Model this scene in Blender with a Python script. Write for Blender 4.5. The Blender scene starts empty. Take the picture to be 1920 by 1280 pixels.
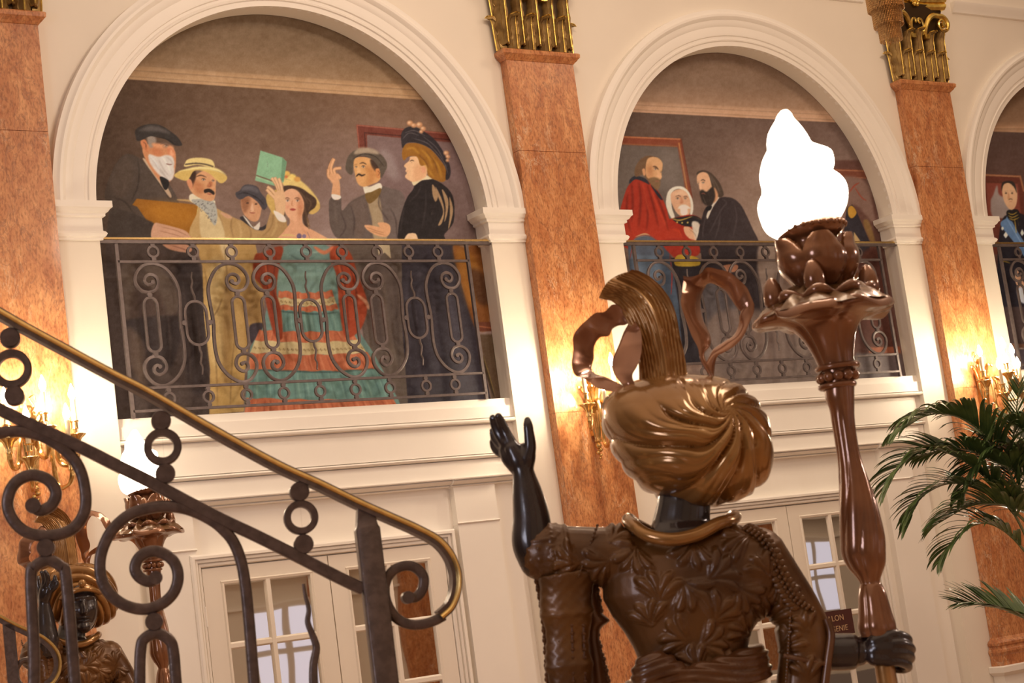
import bpy, bmesh, math, random
import numpy as np
from mathutils import Vector, Matrix

SC = bpy.context.scene
COL = SC.collection
rnd = random.Random(11)
PI = math.pi

# ---------------------------------------------------------------- camera
CAM = np.array([-3.2516, -8.1717, 1.6000])
RV = np.array([0.8316930, -0.5389556, -0.1334676])
UV = np.array([0.0279686, -0.1994088, 0.9795172])
FV = np.array([0.5545309, 0.8183905, 0.1507731])
FPX = 3266.2
cd = bpy.data.cameras.new('camera')
co = bpy.data.objects.new('camera', cd)
COL.objects.link(co)
cd.sensor_width = 36.0
cd.lens = FPX * 36.0 / 1920.0
cd.clip_start = 0.05
cd.clip_end = 100
cd.dof.use_dof = True
cd.dof.focus_distance = 9.6
cd.dof.aperture_fstop = 13.0
co.matrix_world = Matrix(((RV[0], UV[0], -FV[0], CAM[0]), (RV[1], UV[1], -FV[1], CAM[1]), (RV[2], UV[2], -FV[2], CAM[2]), (0, 0, 0, 1)))
SC.camera = co

# ---------------------------------------------------------------- light
SC.view_settings.view_transform = 'Standard'
SC.view_settings.look = 'None'
SC.view_settings.exposure = 0.0
SC.view_settings.gamma = 1.0
SC.view_settings.use_curve_mapping = False
SC.cycles.use_denoising = True
SC.cycles.max_bounces = 8
SC.cycles.sample_clamp_indirect = 6.0
world = bpy.data.worlds.new('hall_light')
SC.world = world
world.use_nodes = True
wn = world.node_tree
wb = wn.nodes['Background']
wb.inputs[1].default_value = 1.0
_tc = wn.nodes.new('ShaderNodeTexCoord'); _sx = wn.nodes.new('ShaderNodeSeparateXYZ'); _rp = wn.nodes.new('ShaderNodeValToRGB')
wn.links.new(_tc.outputs['Generated'], _sx.inputs[0]); wn.links.new(_sx.outputs['Z'], _rp.inputs['Fac']); wn.links.new(_rp.outputs['Color'], wb.inputs[0])
_rp.color_ramp.elements[0].position = .0; _rp.color_ramp.elements[0].color = (.10, .06, .04, 1)
_rp.color_ramp.elements[1].position = .9; _rp.color_ramp.elements[1].color = (.95, .66, .46, 1)
_e = _rp.color_ramp.elements.new(.35); _e.color = (.26, .17, .115, 1)

def area(name, loc, target, size, power, col):
    l = bpy.data.lights.new(name, 'AREA')
    l.shape = 'DISK'
    l.size = size
    l.energy = power
    l.color = col
    o = bpy.data.objects.new(name, l)
    o.location = loc
    d = Vector(target) - Vector(loc)
    o.rotation_euler = d.to_track_quat('-Z', 'Y').to_euler()
    COL.objects.link(o)
    return o
WARM = (1.0, 0.73, 0.51)
area('chandelier_and_fill_light', (1.6, -3.0, 6.5), (1.4, 0, 2.8), 1.0, 40, WARM)
area('chandelier_and_fill_light', (5.6, -3.0, 6.5), (5.2, 0, 2.8), 1.0, 40, WARM)
area('chandelier_and_fill_light', (3.4, -5.2, 6.9), (-0.3, -5.2, 2.0), 0.5, 95, (1.0, 0.80, 0.66))
area('chandelier_and_fill_light', (2.2, -6.0, 5.2), (1.5, 0, 1.7), 0.9, 42, (1.0, 0.75, 0.55))  # soft front fill, added to brighten the lower wall
area('statue_highlight_fill', (4.2, -6.9, 3.05), (-0.4, -5.3, 1.9), 0.35, 42, (1.0, 0.80, 0.70))  # unseen light added for highlights on the statue's right side
area('window_daylight', (-6.5, -6.5, 2.6), (-1.2, -5.0, 1.8), 1.6, 60, (0.84, 0.84, 1.0))

# ---------------------------------------------------------------- helpers
def ray(x, y):
    return FV + RV * ((x - 960.0) / FPX) - UV * ((y - 640.0) / FPX)
def wp(x, y, Y=0.0):            # pixel -> point of the wall-parallel plane y = Y
    d = ray(x, y)
    return CAM + d * ((Y - CAM[1]) / d[1])
def dep(x, y, d):
    return CAM + ray(x, y) * d

def link(o, parent=None):
    COL.objects.link(o)
    if parent is not None:
        o.parent = parent
    return o
def empty(name, loc=(0, 0, 0), label=None, cat=None, group=None):
    o = bpy.data.objects.new(name, None)
    o.empty_display_size = 0.1
    o.location = loc
    COL.objects.link(o)
    tag(o, label, cat, group)
    return o
def tag(o, label=None, cat=None, group=None, kind=None):
    if label: o['label'] = label
    if cat: o['category'] = cat
    if group: o['group'] = group
    if kind: o['kind'] = kind
    return o

class MB:
    """collects vertices and faces of one mesh"""
    def __init__(s):
        s.v = []; s.f = []
    def add(s, v, f):
        n = len(s.v)
        s.v.extend([tuple(float(c) for c in p) for p in v])
        s.f.extend([tuple(i + n for i in q) for q in f])
        return s
    def box(s, x0, x1, y0, y1, z0, z1):
        v = [(x, y, z) for x in (x0, x1) for y in (y0, y1) for z in (z0, z1)]
        return s.add(v, [(0, 1, 3, 2), (4, 6, 7, 5), (0, 4, 5, 1), (2, 3, 7, 6), (0, 2, 6, 4), (1, 5, 7, 3)])
    def prism(s, poly, y0, y1):      # poly in x,z
        n = len(poly)
        v = [(x, y0, z) for x, z in poly] + [(x, y1, z) for x, z in poly]
        f = [tuple(range(n)), tuple(range(2 * n - 1, n - 1, -1))]
        f += [(i, i + n, (i + 1) % n + n, (i + 1) % n) for i in range(n)]
        return s.add(v, f)
    def rings(s, R, closed=False, caps=True, cyc=True):   # list of equal rings of points
        n = len(R[0]); m = len(R)
        v = [p for r in R for p in r]
        f = []
        for i in range(m if closed else m - 1):
            a = i * n; b = ((i + 1) % m) * n
            for j in range(n if cyc else n - 1):
                k = (j + 1) % n
                f.append((a + j, a + k, b + k, b + j))
        if caps and not closed and cyc:
            f.append(tuple(range(n - 1, -1, -1)))
            f.append(tuple(range((m - 1) * n, m * n)))
        return s.add(v, f)
    def lathe(s, prof, c=(0, 0, 0), n=24, ax=None):     # prof list of (r,z)
        R = []
        for r, z in prof:
            R.append([(c[0] + r * math.cos(2 * PI * k / n), c[1] + r * math.sin(2 * PI * k / n), c[2] + z) for k in range(n)])
        return s.rings(R)
    def tube(s, pts, rad, n=10, closed=False, flat=None, prof=None):
        """sweep along 3D points. flat: fixed side vector; prof: list of (a,b) offsets along (side, up)"""
        P = [np.array(p, float) for p in pts]
        m = len(P)
        T = []
        for i in range(m):
            a = P[(i - 1) % m] if (closed or i > 0) else P[i]
            b = P[(i + 1) % m] if (closed or i < m - 1) else P[i]
            t = b - a
            T.append(t / (np.linalg.norm(t) + 1e-12))
        up = None
        R = []
        for i in range(m):
            t = T[i]
            if flat is not None:
                sd = np.array(flat, float)
                sd = sd - t * (sd @ t); sd /= np.linalg.norm(sd) + 1e-12
                u = np.cross(sd, t)
            else:
                if up is None:
                    up = np.array([0, 0, 1.0]) if abs(t[2]) < .9 else np.array([1.0, 0, 0])
                u = up - t * (up @ t); u /= np.linalg.norm(u) + 1e-12
                up = u
                sd = np.cross(t, u)
            r = rad[i] if hasattr(rad, '__len__') else rad
            if prof is None:
                R.append([P[i] + sd * (r * math.cos(2 * PI * k / n)) + u * (r * math.sin(2 * PI * k / n)) for k in range(n)])
            else:
                R.append([P[i] + sd * (a * r) + u * (b * r) for a, b in prof])
        return s.rings(R, closed=closed)
    def sphere(s, c, r, n=12, m=8, sc=(1, 1, 1)):
        R = []
        for i in range(m + 1):
            a = -PI / 2 + PI * i / m
            rr = max(math.cos(a), 1e-3) * r
            R.append([(c[0] + rr * math.cos(2 * PI * k / n) * sc[0], c[1] + rr * math.sin(2 * PI * k / n) * sc[1], c[2] + r * math.sin(a) * sc[2]) for k in range(n)])
        return s.rings(R)
    def xf(s, M):
        s.v = [tuple(M @ Vector(p)) for p in s.v]
        return s
    def mirror(s, ax):
        s.v = [tuple(-c if i == ax else c for i, c in enumerate(p)) for p in s.v]
        s.f = [tuple(reversed(q)) for q in s.f]
        return s
    def build(s, name, mat, parent=None, smooth=True, angle=40):
        me = bpy.data.meshes.new(name)
        me.from_pydata(s.v, [], s.f)
        me.materials.append(mat)
        bm = bmesh.new(); bm.from_mesh(me)
        bmesh.ops.recalc_face_normals(bm, faces=bm.faces)
        bm.to_mesh(me); bm.free()
        if smooth:
            me.polygons.foreach_set('use_smooth', [True] * len(me.polygons))
            me.set_sharp_from_angle(angle=math.radians(angle))
        me.update()
        o = bpy.data.objects.new(name, me)
        return link(o, parent)

def catmull(pts, k=6, closed=False):
    P = [np.array(p, float) for p in pts]
    n = len(P); out = []
    rng = range(n) if closed else range(n - 1)
    for i in rng:
        if closed:
            a, b, c, d = P[(i - 1) % n], P[i], P[(i + 1) % n], P[(i + 2) % n]
        else:
            b, c = P[i], P[i + 1]
            a = P[i - 1] if i > 0 else b * 2 - c
            d = P[i + 2] if i + 2 < n else c * 2 - b
        for j in range(k):
            t = j / k
            out.append(.5 * ((2 * b) + (c - a) * t + (2 * a - 5 * b + 4 * c - d) * t * t + (3 * b - a - 3 * c + d) * t ** 3))
    if not closed: out.append(P[-1])
    return out

# ---------------------------------------------------------------- materials
def srgb(r, g, b):
    f = lambda c: (c / 255 / 12.92) if c / 255 <= .04045 else ((c / 255 + .055) / 1.055) ** 2.4
    return (f(r), f(g), f(b), 1)
def mat(name, col, rough=.5, metal=0.0, coat=0.0, noise=0.0, nscale=20, bump=0.0, bscale=60, col2=None, spec=.5, emit=None, estr=0, distort=0.0):
    m = bpy.data.materials.new(name)
    m.use_nodes = True
    nt = m.node_tree
    b = nt.nodes['Principled BSDF']
    b.inputs['Base Color'].default_value = col if len(col) == 4 else (*col, 1)
    b.inputs['Roughness'].default_value = rough
    b.inputs['Metallic'].default_value = metal
    b.inputs['Coat Weight'].default_value = coat
    b.inputs['Coat Roughness'].default_value = .08
    b.inputs['Specular IOR Level'].default_value = spec
    if emit is not None:
        b.inputs['Emission Color'].default_value = (*emit, 1)
        b.inputs['Emission Strength'].default_value = estr
    tc = nt.nodes.new('ShaderNodeTexCoord')
    if noise > 0 or col2 is not None:
        nz = nt.nodes.new('ShaderNodeTexNoise')
        nz.inputs['Scale'].default_value = nscale
        nz.inputs['Detail'].default_value = 6
        nz.inputs['Distortion'].default_value = distort
        nt.links.new(tc.outputs['Object'], nz.inputs['Vector'])
        rp = nt.nodes.new('ShaderNodeValToRGB')
        rp.color_ramp.elements[0].position = .35
        rp.color_ramp.elements[1].position = .65
        c = np.array(col[:3])
        c2 = np.array(col2[:3]) if col2 is not None else c * (1 + noise)
        c1 = c if col2 is not None else c * (1 - noise)
        rp.color_ramp.elements[0].color = (*c1, 1)
        rp.color_ramp.elements[1].color = (*np.clip(c2, 0, 1), 1)
        nt.links.new(nz.outputs['Fac'], rp.inputs['Fac'])
        nt.links.new(rp.outputs['Color'], b.inputs['Base Color'])
    if bump > 0:
        nb = nt.nodes.new('ShaderNodeTexNoise')
        nb.inputs['Scale'].default_value = bscale
        nb.inputs['Detail'].default_value = 5
        nt.links.new(tc.outputs['Object'], nb.inputs['Vector'])
        bp = nt.nodes.new('ShaderNodeBump')
        bp.inputs['Strength'].default_value = bump
        bp.inputs['Distance'].default_value = .004
        nt.links.new(nb.outputs['Fac'], bp.inputs['Height'])
        nt.links.new(bp.outputs['Normal'], b.inputs['Normal'])
    return m

def marble_mat():
    m = bpy.data.materials.new('red_marble'); m.use_nodes = True
    nt = m.node_tree; N = nt.nodes; L = nt.links
    b = N['Principled BSDF']
    tc = N.new('ShaderNodeTexCoord')
    mp = N.new('ShaderNodeMapping'); mp.inputs['Scale'].default_value = (1, 1, .42)
    L.new(tc.outputs['Object'], mp.inputs['Vector'])
    n1 = N.new('ShaderNodeTexNoise'); n1.inputs['Scale'].default_value = 13; n1.inputs['Detail'].default_value = 8; n1.inputs['Roughness'].default_value = .78
    n1.inputs['Distortion'].default_value = .6
    L.new(mp.outputs[0], n1.inputs['Vector'])
    r1 = N.new('ShaderNodeValToRGB')
    e = r1.color_ramp.elements
    e[0].position = .3; e[0].color = (.36, .10, .032, 1)
    e[1].position = .72; e[1].color = (.80, .42, .19, 1)
    x = e.new(.5); x.color = (.56, .235, .09, 1)
    L.new(n1.outputs['Fac'], r1.inputs['Fac'])
    # thin pale veins in patches
    n2 = N.new('ShaderNodeTexNoise'); n2.inputs['Scale'].default_value = 7; n2.inputs['Detail'].default_value = 10; n2.inputs['Distortion'].default_value = 1.6; n2.inputs['Roughness'].default_value = .7
    L.new(mp.outputs[0], n2.inputs['Vector'])
    m1 = N.new('ShaderNodeMath'); m1.operation = 'SUBTRACT'; m1.inputs[1].default_value = .52
    L.new(n2.outputs['Fac'], m1.inputs[0])
    m2 = N.new('ShaderNodeMath'); m2.operation = 'ABSOLUTE'; L.new(m1.outputs[0], m2.inputs[0])
    r2 = N.new('ShaderNodeValToRGB'); r2.color_ramp.elements[0].position = 0; r2.color_ramp.elements[0].color = (1, 1, 1, 1)
    r2.color_ramp.elements[1].position = .012; r2.color_ramp.elements[1].color = (0, 0, 0, 1)
    L.new(m2.outputs[0], r2.inputs['Fac'])
    n3 = N.new('ShaderNodeTexNoise'); n3.inputs['Scale'].default_value = 3.3; n3.inputs['Detail'].default_value = 2
    L.new(mp.outputs[0], n3.inputs['Vector'])
    r3 = N.new('ShaderNodeValToRGB'); r3.color_ramp.elements[0].position = .52; r3.color_ramp.elements[1].position = .62
    L.new(n3.outputs['Fac'], r3.inputs['Fac'])
    n5 = N.new('ShaderNodeTexNoise'); n5.inputs['Scale'].default_value = 95; n5.inputs['Detail'].default_value = 3; L.new(mp.outputs[0], n5.inputs['Vector'])
    r5 = N.new('ShaderNodeValToRGB'); r5.color_ramp.elements[0].position = .36; r5.color_ramp.elements[0].color = (.70, .63, .56, 1); r5.color_ramp.elements[1].position = .52; r5.color_ramp.elements[1].color = (1, 1, 1, 1)
    L.new(n5.outputs['Fac'], r5.inputs['Fac'])
    mm = N.new('ShaderNodeMath'); mm.operation = 'MULTIPLY'
    L.new(r2.outputs['Color'], mm.inputs[0]); L.new(r3.outputs['Color'], mm.inputs[1])
    mx = N.new('ShaderNodeMix'); mx.data_type = 'RGBA'
    L.new(mm.outputs[0], mx.inputs['Factor']); L.new(r1.outputs['Color'], mx.inputs['A']); mx.inputs['B'].default_value = (.72, .58, .42, 1)
    # dark branching veins
    n4 = N.new('ShaderNodeTexNoise'); n4.inputs['Scale'].default_value = 11; n4.inputs['Detail'].default_value = 9; n4.inputs['Distortion'].default_value = 1.1; n4.inputs['Roughness'].default_value = .6
    L.new(mp.outputs[0], n4.inputs['Vector'])
    m3 = N.new('ShaderNodeMath'); m3.operation = 'SUBTRACT'; m3.inputs[1].default_value = .47
    L.new(n4.outputs['Fac'], m3.inputs[0])
    m4 = N.new('ShaderNodeMath'); m4.operation = 'ABSOLUTE'; L.new(m3.outputs[0], m4.inputs[0])
    r4 = N.new('ShaderNodeValToRGB'); r4.color_ramp.elements[0].color = (.65, .65, .65, 1); r4.color_ramp.elements[1].position = .02; r4.color_ramp.elements[1].color = (0, 0, 0, 1)
    L.new(m4.outputs[0], r4.inputs['Fac'])
    mx2 = N.new('ShaderNodeMix'); mx2.data_type = 'RGBA'
    L.new(r4.outputs['Color'], mx2.inputs['Factor']); L.new(mx.outputs['Result'], mx2.inputs['A']); mx2.inputs['B'].default_value = (.30, .13, .07, 1)
    mx3 = N.new('ShaderNodeMix'); mx3.data_type = 'RGBA'; mx3.blend_type = 'MULTIPLY'; mx3.inputs['Factor'].default_value = 1
    L.new(mx2.outputs['Result'], mx3.inputs['A']); L.new(r5.outputs['Color'], mx3.inputs['B'])
    L.new(mx3.outputs['Result'], b.inputs['Base Color'])
    b.inputs['Roughness'].default_value = .32
    b.inputs['Coat Weight'].default_value = .3
    b.inputs['Coat Roughness'].default_value = .06
    return m

M = {}
M['cream'] = mat('cream_wall_paint', (.82, .76, .66), .6, noise=.015, nscale=3)
M['trim'] = mat('white_trim_paint', (.88, .84, .77), .45, noise=.01, nscale=4)
M['door'] = mat('cream_door_paint', (.80, .735, .64), .38, noise=.01, nscale=4)
M['marble'] = marble_mat()
M['gold'] = mat('gilding', (.90, .60, .16), .28, 1.0, noise=.25, nscale=30, bump=.15, bscale=120)
M['bronze_leaf'] = mat('tarnished_gilding', (.20, .115, .035), .45, .6, col2=(.34, .22, .075), nscale=18, bump=.25, bscale=90)
M['dark_bronze'] = mat('dark_bronze', (.055, .030, .010), .5, .5)
M['brass'] = mat('polished_brass', (.92, .66, .26), .24, 1.0, noise=.08, nscale=60)
M['old_brass'] = mat('aged_brass', (.62, .40, .15), .26, 1.0, col2=(.80, .55, .24), nscale=40)
M['iron'] = mat('painted_wrought_iron', (.135, .108, .105), .42, .35, noise=.15, nscale=30, bump=.2, bscale=80)
M['iron2'] = mat('dark_stair_iron', (.115, .082, .070), .36, .4, noise=.2, nscale=60, bump=.25, bscale=130)
M['carved'] = mat('carved_lacquered_wood', (.085, .032, .010), .3, .2, coat=.35, col2=(.15, .062, .020), nscale=9, bump=.12, bscale=70)
M['turban'] = mat('gilt_turban_lacquer', (.27, .13, .036), .2, .5, coat=.5, col2=(.40, .21, .062), nscale=6, bump=.05, bscale=40)
M['plume'] = mat('gilt_plume_lacquer', (.30, .145, .042), .24, .5, coat=.4, col2=(.46, .25, .085), nscale=9, bump=.08, bscale=60)
M['ribbon'] = mat('copper_ribbon_lacquer', (.26, .115, .060), .18, .5, coat=.6, col2=(.38, .18, .095), nscale=9)
M['torch'] = mat('torch_lacquer', (.17, .068, .030), .2, .4, coat=.6, col2=(.27, .115, .048), nscale=11, bump=.1, bscale=50)
M['leafmass'] = mat('torch_leaf_lacquer', (.13, .062, .022), .3, .35, coat=.4, col2=(.22, .115, .045), nscale=20, bump=.2, bscale=70)
M['tunic'] = mat('embossed_tunic_lacquer', (.070, .028, .007), .38, .25, coat=.15, col2=(.17, .074, .017), nscale=7, bump=.15, bscale=80)
M['black'] = mat('black_polished_lacquer', (.028, .019, .018), .27, .15, coat=.5, noise=.2, nscale=20)
M['candle'] = mat('ivory_candle_sleeve', (.75, .60, .38), .45)
M['bulb'] = mat('lit_candle_bulb', (1, .9, .75), .4, emit=(1.0, .82, .58), estr=380)
M['shade'] = mat('lit_opal_glass', (.95, .9, .82), .25, emit=(1.0, .85, .66), estr=9)
M['glass'] = mat('door_glass', (.75, .70, .62), .02, .0)
# ================================================================ the hall
P = 3.3
XC, ZC, RA = 1.0654, 3.8465, 1.1741
XL, XR = XC - RA, XC + RA            # opening of bay 0
ZI0, ZI1, ZS = 3.69, 3.885, 2.785
WD = .129

def struct(o):
    o['kind'] = 'structure'
    return o

def wall_front():
    m = MB()
    x0, x1, zt = -4.2, 11.2, 6.8
    edges = []
    for n in range(3):
        edges += [XL + n * P, XR + n * P]
    xs = [x0] + edges + [x1]
    for i in range(0, len(xs), 2):
        m.box(xs[i], xs[i + 1], 0, WD - .003, 0, zt)
    N = 64
    for n in range(3):
        c = XC + n * P
        for k in range(N):
            a0, a1 = PI - PI * k / N, PI - PI * (k + 1) / N
            xa, xb = c + RA * math.cos(a0), c + RA * math.cos(a1)
            za, zb = ZC + RA * math.sin(a0), ZC + RA * math.sin(a1)
            m.prism([(xa, za), (xb, zb), (xb, zt), (xa, zt)], 0, WD - .003)
    m.box(x0, x1, WD + .008, WD + .08, 0, zt)
    return m
struct(wall_front().build('wall_front', M['cream'], smooth=False))

# archivolts
prof = [(1.174, .02), (1.174, -.006), (1.203, -.008), (1.207, -.017), (1.216, -.019), (1.222, -.014), (1.236, -.014), (1.240, -.022), (1.252, -.024), (1.300, -.022), (1.312, -.030),
        (1.330, -.032), (1.342, -.034), (1.350, -.044), (1.362, -.052), (1.376, -.053), (1.386, -.047), (1.392, -.044), (1.41, -.044), (1.412, .0), (1.412, .02)]
tn = 0
for n in range(3):
    m = MB(); R = []
    for k in range(97):
        a = PI * k / 96
        z0 = ZC
        R.append([(XC + n * P - r * math.cos(a), y, max(ZC + r * math.sin(a), ZI1 - .005)) for r, y in prof])
    m.rings(R, cyc=True)
    tn += 1
    struct(m.build('trim_%d' % tn, M['trim'], angle=28))
# imposts: front run between pilaster and jamb, return in the reveal
ip = [(.0, ZI1), (.052, ZI1), (.052, 3.852), (.044, 3.846), (.036, 3.832), (.026, 3.826), (.026, 3.812), (.014, 3.806), (.014, 3.738), (.022, 3.733), (.028, 3.722), (.022, 3.708), (.012, 3.700), (.012, 3.692), (0, 3.69)]
def impost(xa, xb, side):
    """xa..xb on the wall face; side +1: the jamb is at xb, -1: the jamb is at xa"""
    m = MB()
    R = []
    J = xb if side > 0 else xa
    O = xa if side > 0 else xb
    e = 1.25
    for (px, py, dx, dy) in ((O, 0, 0, -1), (J, 0, side * e, -1), (J, WD - .004, side * e, 0)):
        R.append([(px + dx * o, py + dy * o, z) for o, z in ip])
    m.rings(R)
    return m
for n in range(3):
    tn += 1
    m = impost(-.342 + n * P, XL + n * P, 1)
    struct(m.build('trim_%d' % tn, M['trim'], angle=28))
    tn += 1
    m = impost(XR + n * P, 2.475 + n * P, -1)
    struct(m.build('trim_%d' % tn, M['trim'], angle=28))
# wall moulding at the height of the capitals
for (xa, xb) in ((-4.2, -1.0), (-.18, 2.3), (3.12, 5.6), (6.5, 11.2)):
    tn += 1
    struct(MB().rings([[(x, 0, 5.50), (x, -.05, 5.50), (x, -.045, 5.475), (x, -.025, 5.45), (x, -.018, 5.425), (x, 0, 5.42)] for x in (xa, xb)]).build('trim_%d' % tn, M['trim'], angle=28))

# lower infill: sill, frieze, cornice, door surround, doors
def run(m, x0, x1, pr, ret=True):      # moulding profile (y,z) extruded in x, base plane behind
    m.rings([[(x, y, z) for y, z in pr] for x in (x0, x1)])
glass_m = mat('door_pane_mirror', (.80, .78, .74), .015, 1.0)
_nt = glass_m.node_tree
_t = _nt.nodes.new('ShaderNodeTexCoord'); _n = _nt.nodes.new('ShaderNodeTexNoise'); _n.inputs['Scale'].default_value = 2.6; _n.inputs['Detail'].default_value = 1
_b = _nt.nodes.new('ShaderNodeBump'); _b.inputs['Strength'].default_value = .22; _b.inputs['Distance'].default_value = .004
_nt.links.new(_t.outputs['Object'], _n.inputs['Vector']); _nt.links.new(_n.outputs['Fac'], _b.inputs['Height']); _nt.links.new(_b.outputs['Normal'], _nt.nodes['Principled BSDF'].inputs['Normal'])

def infill(n, dx=0.0):
    global tn
    o = n * P
    m = MB()
    m.box(XL + o, XR + o, .10, WD - .003, 0, 2.74)
    tn += 1; struct(m.build('trim_%d' % tn, M['trim'], smooth=False))
    a, b = XL + o - .02, XR + o + .02
    m = MB()
    run(m, XL + o, XR + o, [(WD - .004, 2.786), (.034, 2.786), (.032, 2.74), (.11, 2.74)])
    run(m, a + .015, b - .015, [(.11, 2.742), (.018, 2.742), (.018, 2.678), (.034, 2.677), (.034, 2.672), (.006, 2.671), (.0, 2.662), (.004, 2.653), (.016, 2.650), (.05, 2.649), (.05, 2.644), (.11, 2.641)])
    run(m, a + .02, b - .02, [(.11, 2.645), (.042, 2.645), (.040, 2.480), (.058, 2.479), (.058, 2.474), (.026, 2.473), (.020, 2.466), (.026, 2.458), (.036, 2.455), (.062, 2.454), (.062, 2.450), (.11, 2.446)])
    run(m, a + .025, b - .025, [(.11, 2.45), (.046, 2.45), (.046, 2.352), (.11, 2.35)])
    tn += 1; struct(m.build('trim_%d' % tn, M['trim'], angle=28))
    m = MB()
    cp = [(.11, 2.353), (.006, 2.353), (.008, 2.347), (.030, 2.346), (.030, 2.341), (.020, 2.340), (.032, 2.328), (.044, 2.322), (.060, 2.321), (.060, 2.317), (.048, 2.316), (.054, 2.310), (.11, 2.308)]
    run(m, a + .03, b - .03, [(y + .016, z) for y, z in cp])
    for (pa, pb) in ((-.015 + o, .25 + o), (1.80 + o, 2.07 + o)):
        run(m, pa - .012, pb + .012, [(y - .004, z - .003) for y, z in cp])
        m.box(pa, pb, .052, .11, 0, 2.312)
        run(m, pa - .004, pb + .004, [(.11, 2.113), (.046, 2.111), (.042, 2.106), (.048, 2.100), (.11, 2.098)])
    tn += 1; struct(m.build('trim_%d' % tn, M['trim'], angle=28))
    # architrave around the door
    m = MB()
    c = .99 + o + dx
    ap = [(.779, .11), (.779, .046), (.770, .040), (.757, .040), (.756, .058), (.751, .058), (.750, .050), (.738, .054), (.737, .070), (.732, .070), (.731, .062), (.720, .066), (.715, .072), (.712, .11)]
    top = 2.075 - .775
    R = []
    for (sx, z) in ((-1, 0), (-1, None), (1, None), (1, 0)):
        R.append([(c + sx * w, y, (z if z is not None else top + w)) for w, y in ap])
    m.rings(R)
    tn += 1; struct(m.build('trim_%d' % tn, M['trim'], angle=28))
    # the double door
    d = MB()
    d.box(c - .712, c + .712, .094, .102, 0.02, top + .712)
    door = d.build('door_%d' % (n + 1), M['door'], smooth=False); struct(door)
    for s in (-1, 1):
        l = MB()
        x0, x1 = (c - .710, c - .003) if s < 0 else (c + .003, c + .710)
        zt = top + .708
        gx0, gx1 = x0 + .108, x1 - .106
        rows = [1.925, 1.61, 1.295, .98]
        l.box(x0, gx0, .076, .094, .02, zt); l.box(gx1, x1, .076, .094, .02, zt)
        l.box(gx0, gx1, .076, .094, 1.926, zt); l.box(gx0, gx1, .076, .094, .02, .66)
        xm = (gx0 + gx1) / 2
        for z in (1.61, 1.295, .98):
            l.rings([[(x, .094, z + .02), (x, .080, z + .016), (x, .074, z + .010), (x, .074, z - .010), (x, .080, z - .016), (x, .094, z - .02)] for x in (gx0, gx1)])
        l.rings([[(xm - .02, .094, z), (xm - .016, .080, z), (xm - .010, .073, z), (xm + .010, .073, z), (xm + .016, .080, z), (xm + .02, .094, z)] for z in (.66, 1.926)])
        # bead around the glazing
        l.rings([[(gx0 - .014, .076, z), (gx0 - .008, .070, z), (gx0 + .004, .074, z), (gx0 + .006, .094, z)] for z in (.66, 1.926)])
        l.rings([[(gx1 + .014, .076, z), (gx1 + .008, .070, z), (gx1 - .004, .074, z), (gx1 - .006, .094, z)] for z in (.66, 1.926)])
        l.rings([[(x, .076, 1.940), (x, .070, 1.934), (x, .074, 1.922), (x, .094, 1.920)] for x in (gx0 - .014, gx1 + .014)])
        l.box(x0 + .12, x1 - .12, .070, .078, .12, .55)
        leaf = l.build('door_leaf', M['door'], door, angle=28)
        g = MB(); g.box(gx0 - .002, gx1 + .002, .0895, .0925, .66, 1.926)
        g.build('window_pane', glass_m, leaf, smooth=False)
        if s > 0:
            h = MB(); h.box(x0 + .03, x0 + .07, .070, .077, .93, 1.09); h.tube([(x0 + .05, .07, 1.02), (x0 + .05, .03, 1.02), (x0 + .14, .03, 1.02)], .009)
            h.build('door_handle', M['old_brass'], door)
    for sx in (-.716, .716):
        for z in (1.72, .45):
            MB().lathe([(.006, 0), (.006, .10)], (c + sx, .068, z), 8).build('hinge', M['trim'], door)
infill(0); infill(1, -.06); infill(2)

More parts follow.
